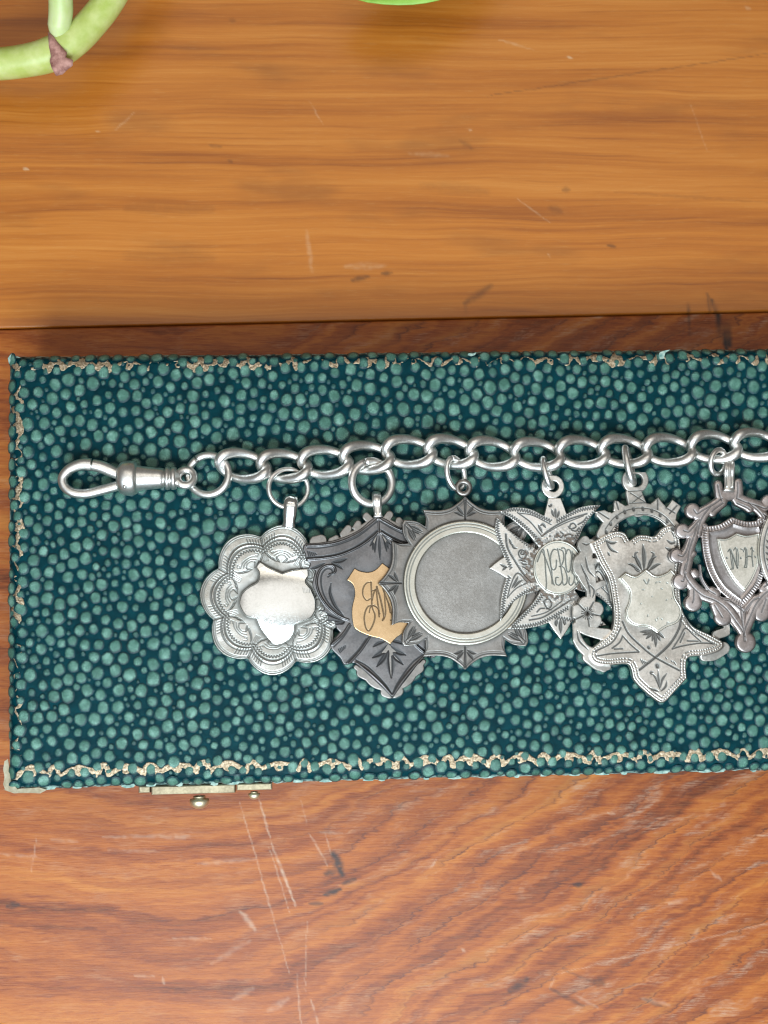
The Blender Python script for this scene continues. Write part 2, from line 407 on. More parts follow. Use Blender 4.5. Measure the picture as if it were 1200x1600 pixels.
ZT = -170.0                       # table height below the lid's skin
def wood_common(g, upper):
    v = g.vmul(g.pos(), (1 / S,) * 3); x, y, _ = g.sep(v)
    return v, x, y
def lower_wood():
    g = Nd("red_brown_varnished_wood"); v, x, Y = wood_common(g, False)
    y = g.math('MULTIPLY', Y, -1.0)
    wn = g.noise(g.comb(g.math('MULTIPLY', x, 0.004), g.math('MULTIPLY', y, 0.010)), 1.0, 3, 0.5)
    jag = g.noise(g.comb(g.math('MULTIPLY', x, 0.03), g.math('MULTIPLY', y, 0.16)), 1.0, 3, 0.6)
    G = g.math('ADD', y, g.math('MULTIPLY', x, -0.10))
    bend = g.new('ShaderNodeMath'); bend.operation = 'SMOOTH_MAX'; g.put(bend.inputs[0], g.math('ADD', x, 190.0)); bend.inputs[1].default_value = 0.0; bend.inputs[2].default_value = 260.0
    right = g.step(x, -230.0, 60.0)
    G = g.math('MULTIPLY_ADD', bend.outputs[0], 0.72, G)
    G = g.math('MULTIPLY_ADD', wn, 95.0, G); G = g.math('MULTIPLY_ADD', jag, 26.0, G)
    ring_n = g.noise(g.comb(g.math('MULTIPLY', G, 0.022), g.math('MULTIPLY', x, 0.0006)), 1.0, 5, 0.62)
    saw = g.math('FRACT', g.math('MULTIPLY', G, 1 / 47.0))
    line = g.math('MULTIPLY', g.step(saw, 0.12, 0.0), 1.0)
    lw = g.math('ADD', line, g.math('MULTIPLY', g.step(saw, 0.5, 1.0), 0.42))
    lmask = g.math('MULTIPLY', g.math('MULTIPLY', lw, g.math('MULTIPLY_ADD', right, 0.75, 0.25)), g.step(g.noise(g.vmul(v, (0.006, 0.02, 0)), 1.0, 2, 0.5), 0.30, 0.62))
    fib = g.noise(g.comb(g.math('MULTIPLY', x, 0.035), g.math('MULTIPLY', y, 0.55)), 1.0, 4, 0.65)
    fib2 = g.noise(g.comb(g.math('MULTIPLY', x, 0.010), g.math('MULTIPLY', y, 0.13)), 1.0, 4, 0.6)
    base = g.ramp(g.math('MULTIPLY_ADD', ring_n, 0.75, g.math('MULTIPLY', fib2, 0.25)),
                  [(0.36, (0.110, 0.021, 0.005)), (0.45, (0.245, 0.052, 0.009)), (0.53, (0.36, 0.094, 0.014)), (0.64, (0.47, 0.160, 0.027))])
    base = g.mix(g.math('MULTIPLY', g.step(fib, 0.42, 0.70), 0.30), base, (0.46, 0.175, 0.055))
    base = g.mix(g.math('MULTIPLY', g.step(fib, 0.50, 0.30), 0.38), base, (0.13, 0.030, 0.010))
    base = g.mix(g.math('MULTIPLY', lmask, 0.85), base, (0.09, 0.026, 0.016))
    # bloom and scuffs in the old varnish
    sc = g.noise(g.comb(g.math('MULTIPLY', x, 0.010), g.math('MULTIPLY', g.math('MULTIPLY_ADD', G, 0.6, g.math('MULTIPLY', y, 0.4)), 0.035)), 1.0, 4, 0.68)
    scm = g.math('MULTIPLY', g.step(sc, 0.50, 0.72), g.step(fib, 0.36, 0.62))
    scm = g.math('MULTIPLY', scm, g.math('MULTIPLY_ADD', g.step(x, -300.0, 420.0), 0.55, 0.35))
    base = g.mix(g.math('MULTIPLY', scm, 0.8), base, (0.44, 0.29, 0.20))
    light = g.attr("scuff"); dark = g.attr("stain")
    base = g.mix(g.math('MULTIPLY', light, 0.65), base, (0.64, 0.49, 0.36))
    base = g.mix(dark, base, (0.022, 0.018, 0.018))
    r = g.math('MULTIPLY_ADD', fib, 0.22, 0.30); r = g.math('MULTIPLY_ADD', scm, 0.2, r)
    g.bump(g.math('MULTIPLY_ADD', fib, 0.8, g.math('MULTIPLY', light, 0.5)), 0.28, 1.6 * S)
    return g.out(base, r, 0.0, Specular_IOR_Level=0.25)
def upper_wood():
    g = Nd("honey_varnished_wood"); v, x, Y = wood_common(g, True)
    y = g.math('MULTIPLY_ADD', x, 0.012, g.math('MULTIPLY', Y, -1.0))
    wn = g.noise(g.comb(g.math('MULTIPLY', x, 0.0022), g.math('MULTIPLY', y, 0.006)), 1.0, 3, 0.5)
    y2 = g.math('MULTIPLY_ADD', wn, 34.0, y)
    a = g.noise(g.comb(g.math('MULTIPLY', x, 0.0010), g.math('MULTIPLY', y2, 0.024)), 1.0, 4, 0.55)
    b = g.noise(g.comb(g.math('MULTIPLY', x, 0.0022), g.math('MULTIPLY', y2, 0.17)), 1.0, 5, 0.66)
    c = g.noise(g.comb(g.math('MULTIPLY', x, 0.03), g.math('MULTIPLY', y, 0.5)), 1.0, 3, 0.6)
    blot = g.noise(g.vmul(v, (0.0035, 0.012, 0)), 1.0, 3, 0.55)
    f = g.math('MULTIPLY_ADD', a, 0.62, g.math('MULTIPLY', b, 0.38))
    base = g.ramp(f, [(0.32, (0.25, 0.064, 0.008)), (0.44, (0.40, 0.116, 0.012)), (0.54, (0.485, 0.155, 0.018)), (0.66, (0.56, 0.205, 0.034))])
    base = g.mix(g.math('MULTIPLY', g.step(blot, 0.52, 0.74), 0.45), base, (0.20, 0.062, 0.012))
    base = g.mix(g.math('MULTIPLY', g.step(c, 0.55, 0.8), 0.25), base, (0.60, 0.36, 0.14))
    base = g.mix(g.math('MULTIPLY', g.step(b, 0.43, 0.27), 0.28), base, (0.15, 0.05, 0.011))
    pore = g.noise(g.comb(g.math('MULTIPLY', x, 0.012), g.math('MULTIPLY', y, 0.9)), 1.0, 3, 0.7)
    base = g.mix(g.math('MULTIPLY', g.step(pore, 0.58, 0.78), 0.40), base, (0.16, 0.05, 0.010))
    base = g.mix(g.math('MULTIPLY', g.step(pore, 0.42, 0.25), 0.30), base, (0.66, 0.36, 0.10))
    base = g.mix(g.attr("stain"), base, (0.045, 0.022, 0.012))
    base = g.mix(g.attr("scuff"), base, (0.75, 0.60, 0.38))
    g.bump(g.math('MULTIPLY_ADD', b, 0.7, g.math('MULTIPLY', c, 0.3)), 0.12, 1.2 * S)
    return g.out(base, g.math('MULTIPLY_ADD', c, 0.12, 0.28), 0.0, Specular_IOR_Level=0.4)
M['wood_low'] = lower_wood(); M['wood_up'] = upper_wood()
def plain(name, ca, cb, scale, rough, sss=0.0, st=0.5, metal=0.0):
    g = Nd(name); v = g.vmul(g.pos(), (1 / S,) * 3); n = g.noise(v, scale, 4, 0.6)
    g.bump(n, 0.3, 1.0 * S)
    m = g.out(g.ramp(n, [(0.3, ca), (0.7, cb)]), rough, metal)
    if sss:
        g.b.inputs['Subsurface Weight'].default_value = sss; g.b.inputs['Subsurface Radius'].default_value = (0.8, 1.0, 0.3); g.b.inputs['Subsurface Scale'].default_value = 12 * S
    return m
M['stem'] = plain("green_stem", (0.42, 0.50, 0.10), (0.60, 0.64, 0.25), 0.035, 0.42, 0.3)
M['stalk'] = plain("pale_green_stalk", (0.50, 0.60, 0.22), (0.66, 0.72, 0.38), 0.02, 0.4, 0.25)
M['husk'] = plain("dry_husk", (0.16, 0.045, 0.03), (0.62, 0.33, 0.27), 0.07, 0.7)
M['leaf'] = plain("leaf_green", (0.20, 0.42, 0.04), (0.36, 0.60, 0.10), 0.02, 0.4)
M['paper'] = plain("torn_paper", (0.26, 0.205, 0.125), (0.42, 0.38, 0.27), 0.12, 0.8)
M['frayed'] = plain("frayed_teal_skin", (0.12, 0.25, 0.22), (0.46, 0.56, 0.48), 0.15, 0.8)
M['shadowgap'] = plain("dark_lining", (0.01, 0.01, 0.012), (0.02, 0.02, 0.022), 0.1, 0.8)

# ------------------------------------------------------------------ setting: the table
table = empty("table", (0, 0, ZT), kind="structure")
LOW_LIGHT = [((374, 1252), (452, 1520), 1.5, .5), ((402, 1238), (428, 1330), 1.8, .6), ((424, 1318), (462, 1415), 2.6, .75),
    ((421, 1325), (453, 1425), 1.3, .5), ((484, 1302), (512, 1352), 2.0, .5), ((508, 1300), (518, 1335), 1.4, .4), ((470, 1250), (480, 1290), 1.2, .25),
    ((463, 1520), (470, 1600), 1.5, .45), ((480, 1440), (476, 1560), 1.3, .35), ((486, 1560), (500, 1610), 1.8, .45),
    ((376, 1424), (398, 1452), 5.0, .5), ((58, 1308), (48, 1362), 1.3, .35), ((682, 1342), (672, 1356), 1.8, .5),
    ((870, 1522), (1200, 1442), 1.4, .4), ((500, 1300), (534, 1302), 2.6, .35), ((254, 1526), (256, 1538), 3.0, .45),
    ((1110, 1360), (1128, 1376), 3.0, .35), ((1046, 1412), (1072, 1406), 4.0, .45), ((950, 1270), (960, 1272), 2.5, .6), ((722, 1483), (726, 1486), 3.5, .5),
    ((858, 1545), (866, 1530), 2.0, .45), ((80, 1312), (120, 1315), 4.0, .25), ((160, 1308), (295, 1306), 3.0, .3), ((250, 1306), (296, 1308), 5.0, .4),
    ((310, 1350), (400, 1342), 4.0, .3), ((170, 1328), (250, 1330), 3.0, .25), ((270, 1466), (330, 1466), 2.4, .3), ((210, 1525), (240, 1526), 3.0, .35), ((0, 1334), (56, 1338), 3.0, .3),
    ((330, 1505), (390, 1470), 5.0, .22), ((365, 1560), (395, 1545), 6.0, .3), ((420, 1580), (450, 1560), 6.0, .3), ((640, 1236), (690, 1232), 3.0, .2),
    ((900, 1555), (935, 1575), 3.0, .3), ((1005, 1560), (1045, 1570), 5.0, .3), ((1080, 1470), (1092, 1452), 4.0, .35)]
LOW_DARK = [((521, 1334), (535, 1366), 6.0, .9), ((508, 1366), (528, 1358), 5.0, .8), ((506, 1398), (532, 1390), 4.0, .9), ((536, 1380), (556, 1374), 3.5, .7),
    ((484, 1413), (504, 1412), 3.0, .6), ((12, 1416), (28, 1414), 4.0, .8), ((897, 1382), (909, 1383), 3.5, .8), ((797, 1548), (824, 1530), 6.0, .7),
    ((860, 1545), (912, 1572), 3.0, .5), ((930, 1534), (942, 1536), 7.0, .5), ((1000, 1560), (1040, 1574), 2.6, .5), ((880, 1515), (940, 1540), 2.0, .35),
    ((1120, 484), (1136, 545), 6.0, .95), ((1128, 515), (1140, 540), 8.0, .9), ((1075, 488), (1082, 515), 2.5, .8)]
UP_DARK = [((727, 474), (768, 446), 5.0, .45), ((760, 150), (1210, 82), 1.2, .4), ((550, 438), (575, 432), 3.5, .55), ((597, 428), (612, 426), 3.0, .6),
    ((950, 384), (962, 385), 2.5, .6), ((860, 325), (875, 330), 6.0, .28), ((880, 297), (890, 296), 4.0, .4), ((360, 31), (366, 32), 4.0, .35),
    ((328, 227), (345, 229), 2.5, .4), ((358, 252), (362, 254), 3.0, .4), ((1105, 458), (1110, 490), 2.6, .5), ((720, 220), (736, 232), 4.0, .25),
    ((1075, 478), (1077, 492), 2.5, .6), ((1112, 468), (1122, 492), 4.0, .8), ((200, 400), (330, 404), 12.0, .14), ((200, 325), (330, 327), 10.0, .16), ((960, 300), (1200, 316), 2.0, .2), ((660, 290), (760, 300), 8, .16)]
UP_LIGHT = [((480, 360), (487, 425), 4.0, .16), ((180, 203), (210, 176), 2.0, .18), ((484, 158), (505, 195), 1.5, .2), ((780, 62), (835, 78), 2.0, .2),
    ((888, 89), (893, 90), 3.0, .45), ((733, 203), (736, 204), 2.5, .45), ((808, 310), (858, 348), 1.5, .2), ((855, 396), (860, 402), 2.0, .4),
    ((1078, 160), (1105, 235), 1.2, .15), ((540, 416), (600, 416), 6.0, .15), ((36, 264), (44, 265), 2.5, .5), ((150, 205), (156, 205), 2.0, .4), ((1165, 10), (1172, 14), 3.0, .25), ((640, 240), (700, 243), 5.0, .12)]
def wear_marks(X, Y, marks, seed, boost=0.0, wide=1.0):
    """rubbed or stained marks with ragged edges on the boards"""
    out = np.zeros(X.shape)
    Xj = X + 1.2 * vnoise(X, Y, 7, seed) ; Yj = Y + 1.2 * vnoise(X, Y, 7, seed + 1)
    rag = 0.72 + 0.4 * vnoise(X, Y, 5, seed + 2) + 0.35 * vnoise(X * 0.25, Y, 3.0, seed + 3)
    for (a, b, w, k) in marks:
        w = w * wide; A = P(*a, ZT)[:2]; B = P(*b, ZT)[:2]; m_ = 3 * w + 4
        sel = (X > min(A[0], B[0]) - m_) & (X < max(A[0], B[0]) + m_) & (Y > min(A[1], B[1]) - m_) & (Y < max(A[1], B[1]) + m_)
        if not sel.any(): continue
        d, run = seg_dist(Xj[sel], Yj[sel], [A, B]); ww = w * (0.55 + 0.6 * np.sin(math.pi * np.clip(run, .05, .95)))
        out[sel] = np.maximum(out[sel], k * np.clip(1.25 - d / ww, 0, 1) * np.clip(rag[sel] + boost, 0, 1))
    return out
def plank(corners, mat, th=60, rnd=3.0, fine_y=(), step=2.0, light=(), dark=()):
    """board with softly rounded long edges; corners run far-left, far-right, near-right, near-left (units)"""
    fl, fr_, nr, nl = [np.array(c, float) for c in corners]
    xs = np.r_[fl[0], np.arange(-800, 800, step if fine_y else 100.0), fr_[0]]; sx = (xs - fl[0]) / (fr_[0] - fl[0])
    A = fl + (fr_ - fl) * sx[:, None]; B = nl + (nr - nl) * sx[:, None]
    top, low = max(fl[1], fr_[1]), min(nl[1], nr[1]); wid = top - low
    ts = [np.linspace(0, 1, 12)] + [(top - np.arange(y0, y1, step)) / wid for y0, y1 in fine_y]
    ts = np.unique(np.clip(np.concatenate(ts), 0, 1))
    prof = [(0.0, -th), (0.0, -rnd), (0.3 * rnd, -0.3 * rnd)]
    d = (B - A) / np.linalg.norm(B - A, axis=1)[:, None]
    rows = [np.c_[A + d * u, np.full(len(xs), ZT + z)] for u, z in prof]
    A1 = A + d * rnd; B1 = B - d * rnd
    rows += [np.c_[A1 + (B1 - A1) * t, np.full(len(xs), ZT)] for t in ts]
    rows += [np.c_[B - d * u, np.full(len(xs), ZT + z)] for u, z in prof[::-1]]
    V = np.array(rows); nr_, nc = V.shape[:2]; idx = np.arange(nr_ * nc).reshape(nr_, nc)
    F = np.c_[idx[:-1, :-1].ravel(), idx[1:, :-1].ravel(), idx[1:, 1:].ravel(), idx[:-1, 1:].ravel()]
    X, Y = V[..., 0], V[..., 1]
    at = {"scuff": wear_marks(X, Y, light, 71).ravel(), "stain": wear_marks(X, Y, dark, 81, 0.25, 1.35).ravel()}
    return mesh_obj("plank", V.reshape(-1, 3), F, mat, table, smooth=False, attrs=at)
q = lambda a, b: P(a, b, ZT)[:2]
def on(a, b, x): a = np.array(q(*a)); b = np.array(q(*b)); return a + (b - a) * (x - a[0]) / (b[0] - a[0])
s1a, s1b = (0, 514), (1200, 487)          # seam between the honey board and the red board
s2a, s2b = (0, 1588), (70, 1601)          # seam at the near left corner
L, R = -1900.0, 1900.0
u1L, u1R = on(s1a, s1b, L), on(s1a, s1b, R); u2L, u2R = on(s2a, s2b, L), on(s2a, s2b, R)
u2L = np.array([L, q(*s2a)[1] + (q(*s2a)[0] - L) * 0.18]); 
gap = np.array([0, 1.2])
plank([(L, 1700), (R, 1700), u1R + gap, u1L + gap], M['wood_up'], fine_y=((300, 930),), step=2.6, light=UP_LIGHT, dark=UP_DARK)
plank([u1L - gap, u1R - gap, u2R + gap, u2L + gap], M['wood_low'], fine_y=((-1330, -620), (250, 345)), step=2.3, light=LOW_LIGHT, dark=LOW_DARK)
plank([u2L - gap, u2R - gap, (R, -2300), (L, -1700)], M['wood_up'])

# ------------------------------------------------------------------ the box
ROT = math.radians(1.083); TL = P(10, 553, 0.0); UX = np.array([math.cos(ROT), math.sin(ROT)]); UY = np.array([math.sin(ROT), -math.cos(ROT)])
BW, BL, RE = 671.5, 1560.0, 22.0
def box_pt(u, v): return np.array([TL[0], TL[1]]) + np.asarray(u)[..., None] * UX + np.asarray(v)[..., None] * UY
def to_uv(X, Y): d0, d1 = X - TL[0], Y - TL[1]; return d0 * UX[0] + d1 * UX[1], d0 * UY[0] + d1 * UY[1]
def edge_d(u, v): return np.minimum(np.minimum(u, BL - u), np.minimum(v, BW - v))
def lid_z(u, v):
    d = np.clip(edge_d(u, v), 0, RE); dome = -2.0 * ((2 * np.asarray(v) / BW - 1) ** 2)
    return np.sqrt(np.clip(RE ** 2 - (RE - d) ** 2, 0, None)) - RE + dome
box = empty("jewellery_box", np.r_[box_pt(np.array(300.0), np.array(BW / 2)), ZT],
            "teal shagreen covered box with worn gilt border lying on the table under the chain", "box")
LID_T = 62.0
def lid_mesh():
    step = 3.0
    us = np.unique(np.r_[np.linspace(0, RE, 8), np.arange(RE, BL - RE, 6.0), np.linspace(BL - RE, BL, 6)])
    vs = np.unique(np.r_[np.linspace(0, RE, 8), np.arange(RE, BW - RE, 6.0), np.linspace(BW - RE, BW, 8)])
    U, Vv = np.meshgrid(us, vs); Z = lid_z(U, Vv)
    xy = box_pt(U, Vv)
    # irregular, rubbed edge line
    wob = 1.3 * vnoise(U, Vv, 17, 5) + 0.8 * vnoise(U, Vv, 6, 6)
    e = np.exp(-edge_d(U, Vv) / 6.0)
    xy = xy + (wob * e)[..., None] * UY
    pts = np.dstack([xy, Z + 0.35 * vnoise(U, Vv, 40, 8)]); nv, nu = U.shape
    V = list(pts.reshape(-1, 3)); F = []
    for i in range(nv - 1):
        for j in range(nu - 1): F.append((i * nu + j, (i + 1) * nu + j, (i + 1) * nu + j + 1, i * nu + j + 1))
    wear = list(np.clip(1.2 - edge_d(U, Vv) / 5.0, 0, 1).ravel())
    loop = [j for j in range(nu)] + [i * nu + nu - 1 for i in range(1, nv)] + [(nv - 1) * nu + j for j in range(nu - 2, -1, -1)] + [i * nu for i in range(nv - 2, 0, -1)]
    n0 = len(V)
    for k in loop: V.append(np.array([V[k][0], V[k][1], -LID_T])); wear.append(0.25)
    m = len(loop)
    for i in range(m): F.append((loop[i], loop[(i + 1) % m], n0 + (i + 1) % m, n0 + i))
    F.append(tuple(n0 + i for i in range(m)))
    return mesh_obj("lid", np.array(V), F, M['skin'], box, attrs={"wear": wear})
lid = lid_mesh()
def slab(name, u0, u1, v0, v1, z0, z1, mat, parent, bev=2.0):
    V = []; 
    for (z, b) in ((z0, 0), (z1 - bev, 0), (z1 - 0.3 * bev, 0.3 * bev), (z1, bev)):
        for (u, v) in ((u0 + b, v0 + b), (u1 - b, v0 + b), (u1 - b, v1 - b), (u0 + b, v1 - b)):
            V.append(np.r_[box_pt(np.array(float(u)), np.array(float(v))), z])
    F = [(0, 1, 2, 3), (15, 14, 13, 12)]
    for r in range(3):
        for i in range(4): F.append((r * 4 + i, r * 4 + 4 + i, r * 4 + 4 + (i + 1) % 4, r * 4 + (i + 1) % 4))
    return mesh_obj(name, V, F, mat, parent, smooth=False)
base_part = slab("base", 3, BL - 3, 3, BW - 3, ZT, -LID_T - 2.0, M['skin'], box)
slab("lining", 9, BL - 9, 9, BW - 9, -LID_T - 4, -LID_T + 1, M['shadowgap'], box)

# shagreen pebbles: each one a small dome with a paler rubbed crown
rng = random.Random(11)
MEDAL_BOX = (310, 690, 1200, 1095)
def pebble_layout():
    cell = 26.0; grid = {}; out = []
    def ok(u, v, r, gap_):
        ci, cj = int(u // cell), int(v // cell)
        for i in range(ci - 1, ci + 2):
            for j in range(cj - 1, cj + 2):
                for (a, b, c) in grid.get((i, j), ()):
                    if (a - u) ** 2 + (b - v) ** 2 < (r + c + gap_) ** 2: return False
        return True
    UL = 1275.0
    def size(u, v):
        w = math.sin(u * .0105 + 1.1 * math.sin(v * .012)) * math.sin(v * .0118 + 0.9 * math.sin(u * .007) + .6)
        big = math.exp(-((u - 520) / 330.0) ** 2 - ((v - 250) / 190.0) ** 2) + 0.6 * math.exp(-((u - 1150) / 220.0) ** 2 - ((v - 190) / 150.0) ** 2)
        return 17.0 + 1.8 * w + 4.6 * big - 1.2 * max(0.0, 1 - min(v, BW - v) / 70.0)
    def clear(u, v):
        ci, cj = int(u // cell), int(v // cell); best = 99.0
        for i in range(ci - 1, ci + 2):
            for j in range(cj - 1, cj + 2):
                for (a, b, c) in grid.get((i, j), ()):
                    best = min(best, math.hypot(a - u, b - v) - c)
        return best
    pts = []; pg_ = {}
    for _ in range(60000):                     # evenly packed main grains
        u = rng.uniform(4, UL); v = rng.uniform(4, BW - 4); d = size(u, v) * rng.uniform(0.86, 1.10)
        ci, cj = int(u // cell), int(v // cell); good = True
        for i in range(ci - 1, ci + 2):
            for j in range(cj - 1, cj + 2):
                for (a, b, c) in pg_.get((i, j), ()):
                    if (a - u) ** 2 + (b - v) ** 2 < (0.5 * (d + c)) ** 2: good = False; break
                if not good: break
            if not good: break
        if good: pg_.setdefault((ci, cj), []).append((u, v, d)); pts.append((u, v, d))
    Q = np.array(pts); xy = Q[:, :2].copy(); dd_ = Q[:, 2]
    for _ in range(16):                        # let the grains settle into an even packing
        dx = xy[:, None, 0] - xy[None, :, 0]; dy = xy[:, None, 1] - xy[None, :, 1]
        ds = np.hypot(dx, dy) + np.eye(len(xy)) * 1e3; want = 0.62 * (dd_[:, None] + dd_[None, :])
        f = np.clip(want - ds, 0, None) / ds * 0.16
        xy[:, 0] += np.clip((dx * f).sum(1), -3, 3); xy[:, 1] += np.clip((dy * f).sum(1), -3, 3)
        xy[:, 0] = np.clip(xy[:, 0], 7, UL); xy[:, 1] = np.clip(xy[:, 1], 6.5, BW - 6.5)
    dx = xy[:, None, 0] - xy[None, :, 0]; dy = xy[:, None, 1] - xy[None, :, 1]
    near = np.sort(np.hypot(dx, dy) + np.eye(len(xy)) * 1e3, axis=1)[:, :3].mean(1)
    for (u, v), d in zip(xy, near):
        u = float(u); v = float(v); r = min(float(d), 27.0) * rng.choice((0.29, 0.35, 0.38, 0.40, 0.41, 0.42)) * rng.uniform(0.96, 1.04)
        r = min(r, min(u, v, BW - v) / 0.8)
        grid.setdefault((int(u // cell), int(v // cell)), []).append((u, v, r)); out.append((u, v, r))
    for (n, lo, hi) in ((16000, 3.8, 5.4), (12000, 2.8, 3.8)):   # small grains in the gaps
        for _ in range(n):
            u = rng.uniform(3, UL); v = rng.uniform(3, BW - 3); c = clear(u, v) - 2.0
            if c < lo or min(u, v, BW - v) < lo: continue
            r = min(c, hi); grid.setdefault((int(u // cell), int(v // cell)), []).append((u, v, r)); out.append((u, v, r))
    return out
peb = pebble_layout()
def pebble_shape(seed, segs=11):
    rs = random.Random(seed); prof = [(1.24, -0.12, 0.0), (1.02, 0.36, 0.26), (0.80, 0.78, 0.74), (0.44, 0.97, 1.0)]
    w = [1 + rs.uniform(-0.09, 0.09) for _ in range(segs)]; off = rs.uniform(-0.08, 0.08)
    V = []; A = []
    for (r, h, c) in prof:
        for j in range(segs):
            a = 2 * math.pi * j / segs; V.append((r * w[j] * math.cos(a) + off * h, 1.10 * r * w[j] * math.sin(a), h)); A.append(c)
    V.append((off, 0, 1.0)); A.append(1.0); F = []
    for i in range(len(prof) - 1):
        for j in range(segs): F.append((i * segs + j, i * segs + (j + 1) % segs, (i + 1) * segs + (j + 1) % segs, (i + 1) * segs + j))
    k = (len(prof) - 1) * segs
    for j in range(segs): F.append((k + j, k + (j + 1) % segs, len(V) - 1))
    return np.array(V), F, A
SHAPES = [pebble_shape(s) for s in range(7)]
def pebble_frame(u, v, r):
    e = 0.5; z = float(lid_z(np.array(u), np.array(v)))
    du = (float(lid_z(np.array(u + e), np.array(v))) - float(lid_z(np.array(u - e), np.array(v)))) / (2 * e)
    dv = (float(lid_z(np.array(u), np.array(v + e))) - float(lid_z(np.array(u), np.array(v - e)))) / (2 * e)
    du = max(-2.5, min(2.5, du)); dv = max(-2.5, min(2.5, dv))
    n = np.array([-(du * UX[0] + dv * UY[0]), -(du * UX[1] + dv * UY[1]), 1.0]); n /= np.linalg.norm(n)
    a = rng.uniform(-0.5, 0.5); t = np.array([math.cos(a), math.sin(a), 0]); t -= n * t.dot(n); t /= np.linalg.norm(t)
    b = np.cross(n, t); p = np.r_[box_pt(np.array(u), np.array(v)), z]
    return p, t, b, n
order = sorted(range(len(peb)), key=lambda i: -peb[i][2])
singles = set()
for i in order:
    u, v, r = peb[i]; X_, Y_ = box_pt(np.array(u), np.array(v)); py_ = 800 - Y_; px_ = X_ + 600
    if MEDAL_BOX[0] < px_ < MEDAL_BOX[2] and MEDAL_BOX[1] < py_ < MEDAL_BOX[3]: continue
    if px_ > 1185: continue
    singles.add(i)
    if len(singles) == 300: break
peb_me = []
for (V, F, A) in SHAPES:
    me = bpy.data.meshes.new("pebble"); me.from_pydata([tuple(p * S) for p in V], [], F)
    me.polygons.foreach_set("use_smooth", np.ones(len(me.polygons), bool))
    at = me.attributes.new("crown", 'FLOAT', 'POINT'); at.data.foreach_set("value", np.array(A, np.float32)); me.materials.append(M['pebble']); peb_me.append(me)
def hsh(i): return (i * 0.61803398875) % 1.0
lid_o = origin(lid); SV = []; SF = []; SA = []; nb = 0
for i, (u, v, r) in enumerate(peb):
    p, t, b, n = pebble_frame(u, v, r); k = rng.randrange(7); hgt = (1.1 + 0.11 * r) * (0.55 + 0.45 * min(1.0, float(edge_d(u, v)) / 18.0))
    if i in singles:
        o = bpy.data.objects.new("pebble", peb_me[k]); coll.objects.link(o); o.parent = lid
        mt = Matrix(((t[0] * r, b[0] * r, n[0] * hgt, 0), (t[1] * r, b[1] * r, n[1] * hgt, 0), (t[2] * r, b[2] * r, n[2] * hgt, 0), (0, 0, 0, 1)))
        mt.translation = Vector(p * S - lid_o); o.matrix_local = mt
    else:
        V, F, A = SHAPES[k]
        SV.append(p + V[:, :1] * r * t + V[:, 1:2] * r * b + V[:, 2:] * hgt * n); SF += [tuple(q_ + nb for q_ in f) for f in F]; SA += [a_ * (0.42 + 0.58 * min(1, max(0, (r - 3.0) / 5.0))) * (0.80 + 0.28 * hsh(i)) for a_ in A]; nb += len(V)
fine = mesh_obj("fine_pebbles", np.vstack(SV), SF, M['pebble'], lid, attrs={"crown": SA}); fine["kind"] = "stuff"

# gilt tooled border, rubbed away in places
class Drape:
    """lays drawing units (u along the lid, v across it) on the lid's skin"""
    n = np.array([0, 0, 1.0])
    def __call__(self, u, v, h):
        xy = box_pt(u, v); z = lid_z(u, v) + h
        return np.dstack([xy[None, :, 0], xy[None, :, 1], z[None]])[0]
def border(horizontal, v_line, length, sgn, wear, seed, start=14, rough_=1.9):
    rs = random.Random(seed)
    if horizontal: pl = Plate((start - 8, v_line - 16, length, v_line + 16), 0.9)
    else: pl = Plate((v_line - 16, start - 8, v_line + 16, length), 0.9)
    s = start; M2 = (lambda a, b: (a, v_line + sgn * b)) if horizontal else (lambda a, b: (v_line + sgn * b, a))
    while s < length:
        w = 56 + rs.uniform(-6, 6); l = 19 + rs.uniform(-3, 3); j = rs.uniform(-1.5, 1.5)
        arc = cr([M2(s, -6), M2(s + w * .22, 2 + j), M2(s + w * .5, 7 + j), M2(s + w * .78, 2), M2(s + w, -6)])
        for path, r in ((arc, 4.4), (circle(*M2(s + w * .5, 0.5 + j), 3.5, 14), 4.4), (cr([M2(s + w, -6), M2(s + w + 3, 4), M2(s + w + l * .5, 8), M2(s + w + l - 3, 4), M2(s + w + l, -6)]), 4.4)):
            sl = pl._win(path, 8)
            if sl[0].stop > sl[0].start and sl[1].stop > sl[1].start:
                d, _ = seg_dist(pl.X[sl], pl.Y[sl], path); pl.sd[sl] = np.minimum(pl.sd[sl], d - r)
        s += w + l
    n = vnoise(pl.X, pl.Y, 26, seed) * 1.0 + vnoise(pl.X, pl.Y, 8, seed + 1) * 0.8 + vnoise(pl.X, pl.Y, 3, seed + 2) * 0.6
    pl.sd = pl.sd + rough_ * n + 0.2 + wear * sstep(-0.45, 0.45, vnoise(pl.X, pl.Y, 30, seed + 9))
    pl.h = 0.4 * vnoise(pl.X, pl.Y, 4, seed + 4)
    return pl.build("gilt_border", Drape(), 2.0, M['gilt'], lid, bevel=0.6, lift=1.3)
border(True, 20, 1270, -1, 3.4, 21); border(True, BW - 27, 1270, -1, 0.7, 31, rough_=1.3); border(False, 16, BW - 20, 1, 3.6, 41)
